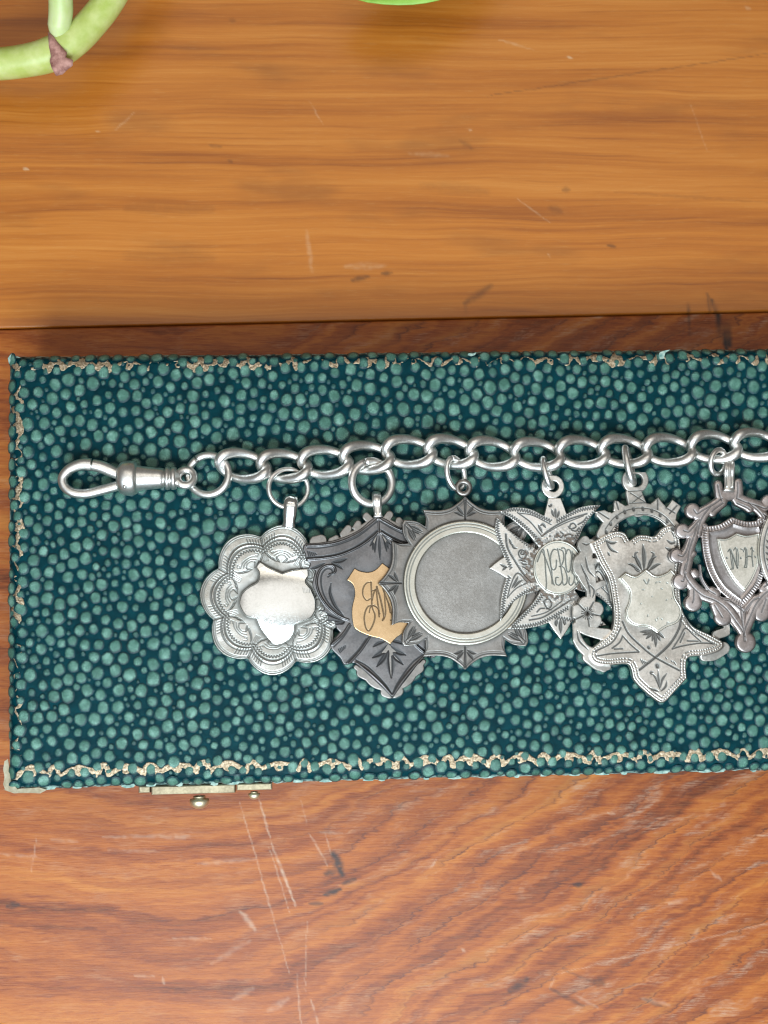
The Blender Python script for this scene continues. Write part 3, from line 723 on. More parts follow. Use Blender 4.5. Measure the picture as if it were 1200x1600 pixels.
# frayed paper at the near left corner
def flake(name, pts_uv, z, mat, parent, th=2.0):
    n = len(pts_uv); xy = [box_pt(np.array(float(a)), np.array(float(b))) for a, b in pts_uv]
    V = [np.r_[p, z + rng.uniform(-.6, .6)] for p in xy] + [np.r_[p, z - th] for p in xy]
    F = [tuple(range(n))[::-1], tuple(range(n, 2 * n))] + [(i, (i + 1) % n, n + (i + 1) % n, n + i) for i in range(n)]
    return mesh_obj(name, V, F, mat, parent, smooth=False)
flake("torn_paper", [(-4, BW - 44), (1, BW - 47), (3, BW - 36), (2, BW - 28), (6, BW - 22), (7, BW - 15), (13, BW - 10), (12, BW - 6), (16, BW - 1), (6, BW + 2), (-3, BW - 1), (-6, BW - 9), (-4, BW - 20), (-6, BW - 32)], -8.0, M['paper'], lid)
flake("torn_paper", [(-6, BW - 1), (30, BW - 2), (48, BW - 3), (60, BW + 1), (50, BW + 6), (34, BW + 5), (10, BW + 5)], -9.0, M['paper'], lid)
flake("torn_paper", [(0, 5), (3, 1), (6, -2), (8, 2), (14, 2), (19, 4), (10, 5), (4, 10), (2, 14)], -8.5, M['frayed'], lid)
flake("torn_paper", [(1027, 8), (1037, 5), (1044, 4), (1036, 9), (1033, 18), (1027, 19), (1025, 13)], 1.6, M['frayed'], lid)
flake("torn_paper", [(722, 6), (728, 7), (734, 5), (732, 9), (726, 11), (720, 9)], 0.6, M['frayed'], lid)
for k in range(26):                         # frayed bits of skin along the near edge
    u = 20 + k * 47 + rng.uniform(-18, 18); w_ = rng.uniform(8, 26); d_ = rng.uniform(0.5, 2.5)
    flake("torn_paper", [(u, BW - 4), (u + w_ * .4, BW - 5 + d_ * .5), (u + w_, BW - 4), (u + w_ * .8, BW + d_ * .5), (u + w_ * .3, BW + d_), (u - 2, BW)], -13.0 - rng.uniform(0, 2), M['frayed'], lid, 1.2)
# metal catch on the near side
clasp = empty("clasp", np.r_[box_pt(np.array(290.0), np.array(BW)), -40.0]); clasp.parent = box
clasp.location = Vector(np.r_[box_pt(np.array(290.0), np.array(BW)), -40.0] * S) - box.location
slab("plate", 216, 345, BW + 1.5, BW + 15, -46, -24, M['brass'], clasp)
slab("hinge_leaf", 347, 402, BW + 1.5, BW + 12, -40, -27, M['brass'], clasp)
slab("hinge_leaf", 196, 214, BW + 1.5, BW + 12, -40, -27, M['brass'], clasp)
def knob(u, v, z, r, name):
    c = np.r_[box_pt(np.array(float(u)), np.array(float(v))), z]; V = []; F = []; sg = 20
    prof = [(0, .62), (.25, .62), (.30, .95), (.5, 1.0), (.8, .92), (1.05, .7), (1.22, .38), (1.28, .05)]
    for d, rr in prof:
        for j in range(sg):
            a = 2 * math.pi * j / sg; V.append(c + np.r_[UY * d * r, 0] + np.r_[UX * rr * r * math.cos(a), rr * r * math.sin(a)])
    for i in range(len(prof) - 1):
        for j in range(sg): F.append((i * sg + j, i * sg + (j + 1) % sg, (i + 1) * sg + (j + 1) % sg, (i + 1) * sg + j))
    F.append(tuple((len(prof) - 1) * sg + j for j in range(sg)))
    return mesh_obj(name, V, F, M['button'], clasp)
knob(289, BW + 20, -34, 15.5, "push_button"); knob(374, BW + 15, -32, 9.5, "pin")

# ------------------------------------------------------------------ the watch chain
chain = empty("watch_chain", P(720, 715, 4.0), "silver curb link watch chain with swivel clasp lying across the box", "watch chain")
ZC = 20.0
LINKS = [(380, 728), (444, 728), (508, 722), (573, 715), (639, 706), (704, 706), (769, 709), (839, 710), (909, 707), (975, 705), (1044, 703), (1115, 698), (1182, 695), (1250, 692)]
def curb_link(i):
    cx, cy = LINKS[i]; a = LINKS[max(0, i - 1)]; b = LINKS[min(len(LINKS) - 1, i + 1)]
    ang = math.atan2(-(b[1] - a[1]), b[0] - a[0]); c = P(cx, cy, ZC)
    th = np.linspace(0, 2 * math.pi, 56, endpoint=False)
    x = 36.0 * np.sign(np.cos(th)) * np.abs(np.cos(th)) ** 0.93; y = 20.0 * np.sin(th)
    y = y * (0.90 + 0.12 * np.abs(np.sin(th))); x = x - 0.40 * y; z = -8.8 * np.sin(2 * th)
    X = x * math.cos(ang) - y * math.sin(ang); Y = x * math.sin(ang) + y * math.cos(ang)
    r = 7.2 + 0.8 * np.sin(th) ** 2 - 0.8 * np.sin(2 * th)
    return tube("link", np.c_[c[0] + X, c[1] + Y, c[2] + z], r, M['chain'], chain, closed=True, segs=16)
for i in range(len(LINKS)): curb_link(i)
ring("end_ring", 325.5, 742, ZC - 2, 31.5, 31.0, 6.0, M['chain'], chain, tilt_x=-0.20, tilt_y=0.1, a0=128, a1=486)
# swivel clasp
Q1 = lambda pts: [(x / 4 + 70, y / 4 + 660) for x, y in pts]
sw = empty("swivel_clasp", P(180, 748, 4.0)); sw.parent = chain; sw.location = Vector(P(180, 748, 4.0) * S) - chain.location
def flat_path(pts, z):
    p = cr(pts); return np.array([P(a, b, z) for a, b in p])
def interp_r(rs, n): return np.interp(np.linspace(0, 1, n), np.linspace(0, 1, len(rs)), rs)
hk = flat_path(Q1([(292, 264), (225, 264), (155, 292), (112, 345), (122, 400), (175, 438), (255, 446), (350, 425), (462, 395)]), 21)
tube("hook", hk, interp_r([9.8, 9.2, 8.0, 7.4, 7.2, 7.4, 7.6, 7.8, 7.6], len(hk)), M['chain'], sw, segs=18)
gt = flat_path(Q1([(299, 266), (345, 276), (400, 297), (462, 325)]), 21)
tube("gate", gt, interp_r([9.2, 9.6, 9.6, 8.4], len(gt)), M['chain'], sw, segs=18)
lathe_x("swivel_barrel", (182, 747), 26, [(0, 8), (1.5, 17), (6, 23.5), (12, 26.5), (20, 27.0), (27, 26), (31, 24), (31.6, 21), (33, 20.5), (40, 18.5), (52, 17.2), (66, 15.6), (72, 15.4), (72.6, 12.4), (74, 12.2), (74.6, 17.2), (78, 18.0), (81, 17.2), (81.8, 14.2), (83, 14.0), (84, 17.4), (88, 17.8), (91, 16.6), (92, 11), (96, 9)], M['chain'], sw)
lathe_x("rivet", (195, 760), 47, [(-3, 0.6), (-2.6, 2.4), (0, 3.4), (2.6, 2.4), (3, 0.6)], M['chain'], sw, segs=14)
ring("eye", 290, 746.5, 25, 12.6, 12.4, 6.3, M['chain'], sw, tilt_x=0.15, tilt_y=0.45)

# ------------------------------------------------------------------ the medals
def bail(px, py0, py1, pxe, w, z0, z1, z2, mat, parent, ribs=False):
    """strap folded over a ring: from inside the ring (z0) over its wire (z1) down to the plate (z2)"""
    n = 18; t = np.linspace(0, 1, n); px_ = px + (pxe - px) * t; py_ = py0 + (py1 - py0) * t
    z = np.interp(t, [0, .12, .3, .55, 1], [z0, z1 - 3, z1, z1 - 3, z2])
    pts = np.array([P(a, b, c) for a, b, c in zip(px_, py_, z)])
    rr = np.interp(t, [0, .2, .65, .85, 1], [w * .92, w, w * .92, w * .8, w * 1.0])
    o = tube("bail", pts, rr, mat, parent, segs=18, flat=0.42)
    if ribs:
        for s in (-0.45, 0.45):
            off = np.array([1.0, 0, 0]) * w * s
            tube("rib", pts[1:-2] + off + np.array([0, 0, w * 0.36]), w * 0.2, mat, o, segs=8)
    return o
def TR(ox, oy, s): return lambda pts: [((q_[0] / s + ox, q_[1] / s + oy) + tuple(q_[2:])) for q_ in pts]
def mirror(pts, A, B):
    A = np.array(A, float); d = np.array(B, float) - A; d /= np.linalg.norm(d); out = []
    for q_ in pts:
        r = np.array(q_[:2]) - A; m = A + 2 * d * r.dot(d) - r; out.append((m[0], m[1]) + tuple(q_[2:]))
    return out
SL = -0.085                                   # each medal leans on its left neighbour

# ---- 1: round flower-edged medal with a polished star
m1 = empty("medal", P(430, 938, 4), "bright silver flower-edged medal with polished star centre, leftmost on the chain", "medal", "medals hanging from the chain")
t1 = Tilt(430, 938, 13.0, 0.0, 0.0)
C1 = (430.0, 937.0)
pol = lambda a, r: (C1[0] + r * math.cos(math.radians(a)), C1[1] - r * math.sin(math.radians(a)))
notch = [59, 103, 151, 198, 245, 289, 333, 376]
def lobes(rn, rp, closed=True, n=16):
    out = []
    for k in range(8):
        a, b = notch[k], notch[(k + 1) % 8] + (360 if k == 7 else 0)
        A, B, Mi = pol(a, rn), pol(b, rn), pol((a + b) / 2, rp)
        pa = []
        for i in range(n + (0 if closed else 1)):
            t = i / n; bul = 4 * t * (1 - t); bul = bul ** 0.82
            mid = ((A[0] + B[0]) / 2, (A[1] + B[1]) / 2)
            pa.append((A[0] + (B[0] - A[0]) * t + (Mi[0] - mid[0]) * bul, A[1] + (B[1] - A[1]) * t + (Mi[1] - mid[1]) * bul))
        out.append(np.array(pa))
    return np.vstack(out) if closed else out
z1 = TR(300, 780, 5.0)
star = cr(z1([(530, 490, 1), (610, 535), (705, 578, 1), (790, 552), (905, 545, 1), (908, 600), (892, 648), (936, 705), (966, 780), (968, 870, 1), (925, 932), (812, 978, 1), (792, 1060), (735, 1115), (650, 1137), (600, 1098), (540, 1022), (498, 935, 1), (425, 915), (378, 850), (368, 795), (395, 725), (450, 680), (512, 640), (522, 580), (505, 530)]), True)
pl = Plate((300, 808, 562, 1070), 0.65); pl.add(lobes(102, 119)).wobble(0.35, 24, 2)
rr = np.hypot(pl.X - C1[0], pl.Y - C1[1]); pl.h += 1.9 * sstep(56, 84, rr)
pl.h += 0.45 * vnoise(pl.X, pl.Y, 38, 77)
for seg in lobes(98.5, 115, False): pl.groove(seg, 1.0, 0.8, pat=.8)
for seg in lobes(96, 112, False): pl.groove(seg, 0.8, 0.6, pat=.6)
for seg in lobes(83, 98, False): pl.raise_(seg, 2.2, 0.9)
for seg in lobes(80.5, 94.5, False): pl.groove(seg, 1.4, 1.2, pat=.8)
for seg in lobes(86.5, 101.5, False): pl.groove(seg, 1.0, 0.9, pat=.75)
for k in range(8):
    a, b = notch[k], notch[(k + 1) % 8] + (360 if k == 7 else 0)
    pl.groove([pol(a, 100), pol(a, 84)], 2.2, 1.6, pat=.6)
    for e, sg in ((a, 1), (b, -1)):
        for j in range(5):
            an = e + sg * (3.0 + j * 2.3); ro = 97 + j * 2.0
            pl.groove([pol(an, ro), pol(an + sg * 0.4, ro - 10.5)], 0.75, 0.7, pat=.85)
for seg in lobes(75.5, 89, False): pl.groove(zigzag(seg, 2.0, 4.6), 0.85, 1.0, pat=.9)
rs = random.Random(5)
for k in range(8):
    an = notch[k] + 22
    for (r0, sp) in ((77, 13), (74, 10), (71, 7)): pl.groove(cr([pol(an - sp, r0 - 4), pol(an - sp * .4, r0), pol(an + sp * .4, r0), pol(an + sp, r0 - 4)]), 1.0, 0.7, pat=.6)
    for sg in (-1, 1):
        for (d0, r0, d1, r1, w_) in ((2, 59, 7, 68, 2.4), (6, 60, 13, 67, 2.2), (10, 62, 18, 72, 2.0), (14, 64, 20, 78, 1.4)):
            pl.groove(cr([pol(an + sg * d0, r0), pol(an + sg * (d0 + d1) * .5 + sg * 1.6, (r0 + r1) / 2), pol(an + sg * d1, r1)]), w_, 1.2, leaf=True, pat=.7)
        pl.groove(cr([pol(an + sg * 12, 80), pol(an + sg * 15, 77), pol(an + sg * 13.5, 74.5), pol(an + sg * 11, 76)]), 0.8, 0.8, pat=.6)
    for j in range(4): pl.groove([pol(notch[k] + j * 2.4 - 3.6, 78), pol(notch[k] + j * 2.0 - 3, 62)], 0.8, 0.7, pat=.5)
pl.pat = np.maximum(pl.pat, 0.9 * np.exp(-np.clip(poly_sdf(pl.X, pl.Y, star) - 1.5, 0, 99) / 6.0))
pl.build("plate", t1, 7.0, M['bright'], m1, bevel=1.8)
ps = Plate((370, 872, 498, 1012), 0.65); ps.add(star)
r_ = np.hypot(ps.X - 434, ps.Y - 942) / 62.0
ps.h = 8.5 * np.clip(1 - r_ ** 2, 0, 1) + 0.35 * vnoise(ps.X, ps.Y, 34, 9)
for k in range(5): ps.groove([(474 + 2.4 * k, 918 + k * 0.6), (475 + 2.4 * k, 926)], 1.3, 0.25, pat=.12)
ps.build("star", t1, 5.0, M['polished'], m1, bevel=1.6, lift=4.2)
bail(455, 774, 824, 451, 11.5, 8, 25, 14, M['polished'], m1)
ring("jump_ring", 450.5, 763, 19, 30.0, 29.8, 3.9, M['chain'], m1, tilt_x=0.30, tilt_y=0.02)

# ---- 2: dark oxidised shield-shaped medal with a rose gold shield
m2 = empty("medal", P(600, 940, 4), "dark oxidised silver medal with a rose gold monogrammed shield, second from the left", "medal", "medals hanging from the chain")
t2 = Tilt(725, 950, 13.0, SL, 0.0)
z2 = TR(460, 760, 4.5696); A2, B2 = z2([(597, 205)])[0], z2([(702, 1522)])[0]
leftm = z2([(597, 208, 1), (540, 245), (450, 318), (300, 380), (180, 402), (78, 408, 1), (62, 440), (78, 485), (84, 532, 1), (112, 548), (98, 590, 1), (150, 600), (136, 655), (132, 710), (170, 790), (215, 875), (160, 882, 1), (230, 905), (245, 960), (285, 960), (300, 1010), (325, 1040, 1), (255, 1122, 1), (268, 1165), (325, 1225), (352, 1270), (385, 1272, 1), (425, 1262), (470, 1290), (560, 1375), (640, 1450), (702, 1516, 1)])
ol = cr(leftm); orr = cr(mirror(leftm, A2, B2))
pl = Plate((468, 790, 745, 1102), 0.7); pl.add(np.vstack([ol, orr[::-1]])).wobble(0.3, 30, 12)
def both(f, pts, *a, **k):
    f(cr(z2(pts)), *a, **k); f(cr(mirror(z2(pts), A2, B2)), *a, **k)
both(pl.raise_, [(90, 425), (180, 420), (310, 400), (450, 340), (560, 262), (592, 232)], 2.2, 1.8)
both(pl.raise_, [(95, 520), (220, 510), (340, 485), (470, 425), (560, 360), (592, 330)], 2.4, 2.0)
both(pl.groove, [(90, 505), (220, 496), (340, 470), (465, 412), (592, 312)], 1.0, 1.0)
both(pl.groove, [(95, 440), (200, 436), (320, 412), (460, 352), (590, 250)], 0.9, 0.9)
pl.raise_(cr(z2([(598, 215), (602, 330)])), 1.8, 1.6)
for k in range(5): both(pl.groove, [(95 + 13 * k, 462 + 3 * k), (105 + 13 * k, 502 - 4 * k)], 0.9, 1.0)
both(pl.raise_, [(250, 630), (290, 610), (280, 570), (230, 565), (180, 600), (158, 680), (180, 770), (240, 860), (320, 925), (385, 952)], 2.2, 1.9)
both(pl.groove, [(240, 645), (272, 618), (262, 590), (225, 590), (195, 630), (192, 700), (215, 780), (270, 860), (350, 925)], 1.1, 1.1)
both(pl.groove, [(262, 690), (255, 760), (290, 850), (345, 915)], 2.8, 1.6, leaf=True)
both(pl.groove, [(270, 540), (330, 532), (375, 515)], 3.2, 1.5, leaf=True); both(pl.groove, [(265, 545), (310, 565), (345, 590)], 2.6, 1.4, leaf=True)
both(pl.groove, [(105, 590), (160, 575), (220, 545)], 2.4, 1.4, leaf=True)
for e in ((540, 425), (560, 450), (575, 470)): both(pl.groove, [(590, 350), ((590 + e[0]) / 2 - 6, 400), e], 2.4, 1.6, leaf=True)
pl.groove(cr(z2([(606, 350), (608, 430), (612, 520)])), 2.0, 1.6, leaf=True)
for e in ((170, 880), (215, 955), (290, 985), (330, 985)): both(pl.groove, [(360, 965), e], 2.4, 1.4, leaf=True)
both(pl.raise_, [(392, 985), (345, 1055), (270, 1125)], 2.4, 1.8); both(pl.groove, [(405, 990), (350, 1075), (282, 1145)], 1.0, 1.0)
both(pl.raise_, [(535, 1080), (470, 1175), (392, 1262)], 2.4, 1.8); both(pl.groove, [(515, 1085), (450, 1175), (372, 1258)], 1.0, 1.0)
for k in range(5): both(pl.groove, [(315 + 12 * k, 1160 - 6 * k), (328 + 8 * k, 1186 - 8 * k)], 0.9, 1.0)
both(pl.raise_, [(440, 1265), (520, 1320), (620, 1410), (690, 1490)], 4.2, 2.2)
both(pl.groove, [(440, 1238), (530, 1290), (640, 1400), (696, 1480)], 1.1, 1.2)
for e in ((560, 1222), (590, 1285), (628, 1190)): both(pl.groove, [(672, 1128), ((672 + e[0]) / 2 + 12, (1128 + e[1]) / 2 + 8), e], 4.4, 2.0, leaf=True)
both(pl.groove, [(650, 1105), (600, 1120), (562, 1145)], 3.0, 1.6, leaf=True)
pl.groove(cr(z2([(684, 1130), (686, 1240), (693, 1365)])), 5.6, 2.4, leaf=True)
gl = z2([(430, 586, 1), (470, 606), (530, 614), (580, 596), (628, 548, 1), (672, 580, 1)])
gr = z2([(430, 586, 1), (400, 630), (375, 668, 1), (418, 700), (432, 770), (412, 870), (416, 965), (442, 1022), (535, 1066), (620, 1088), (685, 1126, 1)])
right = z2([(685, 1126, 1), (735, 1075), (800, 1030), (826, 975), (800, 905), (770, 840), (745, 760), (735, 690), (745, 630), (672, 580, 1)])
gp = np.vstack([cr(gr), cr(right)[1:], cr(gl)[::-1][1:-1]])
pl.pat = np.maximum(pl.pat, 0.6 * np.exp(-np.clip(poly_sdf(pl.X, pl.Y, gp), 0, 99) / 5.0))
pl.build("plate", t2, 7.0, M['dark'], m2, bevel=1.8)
pb = Plate((468, 785, 745, 1105), 0.8)                     # scalloped under-plate
for pts, r in (([(515, 215), (530, 230)], 26), ([(455, 265), (440, 290)], 22), ([(385, 300), (350, 340)], 24), ([(300, 365), (260, 385)], 18), ([(190, 385), (150, 395)], 38),
               ([(480, 1330), (520, 1350)], 34), ([(560, 1370), (600, 1400)], 26), ([(650, 1470), (680, 1480)], 32), ([(600, 900), (640, 1300)], 140), ([(580, 400), (600, 700)], 120), ([(560, 235), (430, 325), (300, 392), (170, 425)], 14), ([(440, 1290), (560, 1385), (690, 1495)], 16)):
    a = z2(pts); pb.add_bar(np.array(a), r * 1.12 / 4.57); pb.add_bar(np.array(mirror(a, A2, B2)), r * 1.12 / 4.57)
pb.build("backing_plate", Tilt(725, 950, 10.5, SL, 0.0), 4.0, M['grey'], m2, bevel=1.6)
pg = Plate((538, 875, 648, 1012), 0.6); pg.add(gp).wobble(0.2, 30, 4)
for pts, w in (([(548, 682), (552, 780), (556, 860), (576, 920), (562, 985), (532, 1030), (508, 1000), (500, 925), (522, 862), (560, 850), (598, 872), (606, 930)], 1.1),
               ([(548, 682), (515, 690), (492, 725), (490, 775), (515, 812), (545, 800)], 0.95), ([(552, 745), (585, 733), (592, 712)], 0.9),
               ([(556, 810), (566, 765), (584, 735), (592, 800), (606, 900), (610, 905)], 1.1), ([(588, 715), (612, 790), (632, 880), (640, 930), (630, 955)], 1.4),
               ([(640, 730), (648, 830), (652, 900), (640, 945)], 1.0), ([(632, 725), (660, 800), (690, 880), (702, 945), (690, 955)], 1.3), ([(672, 830), (686, 900)], 1.2), ([(535, 900), (545, 860), (575, 845)], 0.8)):
    pg.groove(cr(z2(pts)), w, 1.1)
pg.build("gold_shield", Tilt(725, 950, 15.2, SL, 0.0), 4.0, M['gold'], m2, bevel=1.0)
bail(588, 770, 808, 591, 7.6, 8, 27, 26, M['chain'], m2, ribs=True)
ring("jump_ring", 581, 754, 20, 31.5, 33.2, 6.4, M['chain'], m2, tilt_x=0.34, tilt_y=0.0, a0=112, a1=470)

# ---- 3: big star-edged medal with a round rim and blank frosted disc
m3 = empty("medal", P(726, 911, 4), "grey silver star-edged medal with round raised rim and blank frosted centre", "medal", "medals hanging from the chain")
t3 = Tilt(862, 911, 13.0, SL, 0.0); C3 = (727.0, 911.0); k3 = 1 / 5.217
octn = [(0, 708, 1), (60, 655), (130, 612), (220, 594), (345, 600, 1), (322, 540), (326, 462, 1), (400, 505), (497, 517)]
def quad(sx, sy, swap):
    out = []
    for q_ in octn:
        x, y = (q_[1], q_[0]) if swap else (q_[0], q_[1]); out.append((C3[0] + sx * x * k3, C3[1] - sy * y * k3) + tuple(q_[2:]))
    return out
star3 = []
for (sx, sy) in ((1, 1), (1, -1), (-1, -1), (-1, 1)):
    a_ = cr(quad(sx, sy, False)); b_ = cr(quad(sx, sy, True))[::-1]
    part_ = np.vstack([a_, b_[1:]])
    if sx * sy < 0: part_ = part_[::-1]
    star3.append(part_[:-1])
star3 = np.vstack(star3)
pl = Plate((586, 770, 868, 1052), 0.7); pl.add(star3).wobble(0.3, 30, 22)
s_in = lambda d: C3 + (star3 - np.array(C3)) * d
pl.groove(s_in(0.962), 0.95, 0.9, closed=True, pat=.8); pl.groove(s_in(0.935), 0.7, 0.5, closed=True, pat=.4)
for (sx, sy) in ((1, 1), (1, -1), (-1, -1), (-1, 1)):
    for sw_ in (False, True):
        def L3(pts):
            return cr([(C3[0] + sx * (b if sw_ else a) * k3, C3[1] - sy * (a if sw_ else b) * k3) for a, b in pts])
        pl.groove(L3([(8, 690), (3, 600), (2, 520)]), 1.2, 1.2, leaf=False)
        pl.groove(L3([(14, 560), (50, 600), (66, 628)]), 2.6, 1.5, leaf=True)
        pl.groove(L3([(16, 545), (60, 570), (90, 575)]), 2.4, 1.4, leaf=True)
        pl.groove(L3([(350, 420), (400, 450), (455, 470)]), 1.8, 1.2, leaf=True); pl.groove(L3([(345, 405), (420, 440), (480, 500)]), 1.2, 1.0, leaf=True)
        pl.groove(L3([(370, 400), (400, 415), (440, 430)]), 1.6, 1.2, leaf=True)
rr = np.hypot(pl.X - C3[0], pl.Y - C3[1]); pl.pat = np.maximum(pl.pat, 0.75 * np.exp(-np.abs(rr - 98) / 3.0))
pl.build("plate", t3, 6.0, M['grey'], m3, bevel=1.6)
pr = Plate((625, 809, 829, 1013), 0.6); rr = np.hypot(pr.X - C3[0], pr.Y - C3[1]); pr.sd = np.maximum(rr - 97.5, 78.0 - rr)
pr.h = -1.2 * sstep(80, 84, rr) * 0 + 0.15 * vnoise(pr.X, pr.Y, 26, 3)
for rd, w, dp in ((92.5, 0.9, 0.9), (88.0, 0.8, 0.7)): pr.groove(circle(*C3, rd, 120), w, dp, closed=True, pat=.8)
pr.build("rim", t3, 8.0, M['rim'], m3, bevel=3.0, lift=5.0)
pd = Plate((645, 829, 809, 993), 0.9); rr = np.hypot(pd.X - C3[0], pd.Y - C3[1]); pd.sd = rr - 80.0
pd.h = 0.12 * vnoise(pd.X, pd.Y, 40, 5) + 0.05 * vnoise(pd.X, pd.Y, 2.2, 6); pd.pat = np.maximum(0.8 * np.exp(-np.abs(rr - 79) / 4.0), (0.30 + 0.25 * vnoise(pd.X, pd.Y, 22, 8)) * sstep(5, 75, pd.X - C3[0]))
pd.build("frosted_disc", t3, 2.0, M['sand'], m3, bevel=0.6, lift=0.9)
ring("eye", 724, 762, 24, 9.6, 9.6, 4.4, M['grey'], m3)
ring("jump_ring", 712, 740, 24, 14.0, 24.5, 4.4, M['chain'], m3, tilt_x=0.55, tilt_y=-0.05, rot=14, a0=95, a1=452)

# ---- 4: cross-shaped medal with a monogrammed disc
m4 = empty("medal", P(871, 887, 4), "pale silver cross-shaped medal with eight curved points and a round monogrammed disc", "medal", "medals hanging from the chain")
t4 = Tilt(965, 887, 13.0, SL, 0.0); z4 = TR(760, 740, 5.925); C4 = z4([(662, 872)])[0]
topL = [(125, 350, 1), (250, 312), (400, 326), (535, 388, 1)]; topR = [(745, 372, 1), (850, 318), (960, 292), (1065, 290, 1)]
stem = [(535, 388, 1), (560, 290), (575, 225, 1), (690, 225, 1), (715, 290), (745, 372, 1)]
top_arm = np.vstack([cr(z4(topL)), cr(z4(stem))[1:], cr(z4(topR))[1:], cr(z4([(1065, 290, 1), (985, 380), (900, 500), (845, 620), (700, 800, 1)]))[1:], cr(z4([(600, 800, 1), (470, 660), (380, 550), (250, 432), (125, 350, 1)]))[:-1]])
left = [(100, 400, 1), (82, 500), (108, 620), (165, 770, 1), (100, 815), (30, 875, 1), (105, 915), (185, 965, 1), (150, 1080), (130, 1200), (130, 1370, 1), (200, 1240), (330, 1135), (490, 1080), (640, 960, 1), (600, 800, 1), (410, 662), (330, 610), (200, 512)]
left_arm = cr(z4(left), True)
bot = [(195, 1435, 1), (330, 1440), (480, 1415), (580, 1382, 1), (630, 1460), (690, 1537, 1), (745, 1460), (800, 1365, 1), (900, 1405), (1000, 1420), (1120, 1405, 1), (1020, 1310), (900, 1190), (820, 1080), (700, 920, 1), (600, 940, 1), (500, 1085), (430, 1200), (300, 1332)]
bot_arm = cr(z4(bot), True)
right_arm = np.array(mirror(left_arm, C4, (C4[0] + 0.02, C4[1] + 1)))
pl = Plate((762, 742, 985, 1002), 0.6)
for a_ in (top_arm, left_arm, bot_arm, right_arm): pl.add(a_)
pl.add(circle(*C4, 44)); pl.add(circle(*z4([(617, 120)])[0], 18)); pl.cut(circle(*z4([(622, 118)])[0], 8.2)); pl.wobble(0.25, 26, 31)
def arm(pts, w=0.8, d=0.9, mirror_right=False):
    p = cr(z4(pts)); pl.groove(p, w, d)
    if mirror_right: pl.groove(np.array(mirror(p, C4, (C4[0] + 0.02, C4[1] + 1))), w, d)
def wrig(pts, amp=2.4, wl=4.0, mr=False):
    p = cr(z4(pts)); pl.groove(zigzag(p, amp, wl), 0.9, 1.1, pat=1.0)
    if mr: pl.groove(zigzag(np.array(mirror(p, C4, (C4[0] + 0.02, C4[1] + 1))), amp, wl), 0.75, 1.0, pat=.9)
wrig([(150, 345), (260, 330), (390, 348), (520, 405), (600, 440)]); wrig([(160, 362), (260, 412), (380, 510), (490, 620)])
wrig([(650, 440), (760, 385), (870, 335), (1040, 308)]); wrig([(1045, 315), (960, 400), (880, 510), (820, 610)])
arm([(290, 360), (400, 440), (470, 520), (515, 578)], 1.1); arm([(515, 578), (600, 510), (740, 430), (930, 370)], 1.3, 1.1); arm([(310, 365), (430, 385), (600, 470)], 0.9); arm([(540, 560), (700, 470), (900, 390)], 0.8)
for pts in ([(500, 480), (525, 470), (550, 500)], [(480, 470), (500, 510), (520, 545)]): pl.groove(cr(z4(pts)), 2.2, 1.4, leaf=True)
wrig([(110, 425), (102, 510), (128, 620), (190, 770), (230, 880)], mr=True); wrig([(130, 425), (220, 520), (340, 625), (420, 680)], mr=True)
wrig([(215, 950), (178, 1080), (158, 1200), (148, 1330)], mr=True); wrig([(150, 1340), (220, 1220), (340, 1110), (470, 1050)], mr=True)
arm([(180, 560), (195, 680), (260, 800), (340, 920), (420, 1000)], 1.6, 1.2, True); arm([(195, 1150), (230, 1020), (290, 920), (380, 1000)], 1.0, 1.0, True); arm([(200, 1140), (280, 1060), (380, 1010)], 0.9, 0.9, True)
for pts in ([(235, 1060), (270, 1000), (295, 950)], [(255, 1060), (295, 1010), (335, 985)], [(130, 840), (160, 855), (195, 870)], [(150, 895), (170, 875), (190, 860)]): pl.groove(cr(z4(pts)), 2.0, 1.3, leaf=True); pl.groove(np.array(mirror(cr(z4(pts)), C4, (C4[0], C4[1] + 1))), 2.0, 1.3, leaf=True)
sc = cr(z4([(330, 715), (320, 740), (345, 745), (350, 715), (320, 705), (298, 735), (315, 775), (350, 785), (372, 750), (360, 710)]))
pl.groove(sc, 1.1, 1.2); pl.groove(np.array(mirror(sc, C4, (C4[0], C4[1] + 1))), 1.1, 1.2)
for pts in ([(235, 645), (255, 685), (285, 690)], [(210, 600), (230, 650), (240, 665)], [(320, 820), (350, 840), (385, 835)], [(330, 860), (360, 870), (400, 900)], [(300, 800), (330, 800), (370, 815)]): pl.groove(cr(z4(pts)), 1.8, 1.3, leaf=True)
for pts in ([(660, 560), (690, 590), (712, 560), (690, 540)], [(760, 490), (790, 510), (830, 490), (810, 460), (780, 470), (770, 505)], [(790, 520), (830, 530), (860, 500)], [(730, 570), (770, 560), (800, 570)], [(850, 470), (900, 440), (930, 400)]): pl.groove(cr(z4(pts)), 1.2, 1.2)
wrig([(235, 1420), (330, 1415), (480, 1388), (610, 1330), (760, 1240)]); wrig([(240, 1415), (340, 1320), (460, 1200), (530, 1110)]); wrig([(640, 1330), (760, 1350), (900, 1385), (1080, 1395)])
arm([(400, 1355), (520, 1330), (640, 1260), (780, 1170)], 1.3, 1.1); arm([(420, 1320), (560, 1280), (700, 1180)], 0.9)
for pts in ([(540, 1200), (545, 1170), (580, 1160), (605, 1200), (590, 1240), (560, 1250)], [(530, 1180), (560, 1240), (600, 1260)], [(470, 1280), (500, 1250), (540, 1245)]): pl.groove(cr(z4(pts)), 1.2, 1.2)
for pts in ([(688, 1340), (686, 1420), (690, 1475)], [(655, 1350), (645, 1390), (650, 1410)], [(715, 1350), (725, 1385), (722, 1400)]): pl.groove(cr(z4(pts)), 3.0, 1.5, leaf=True)
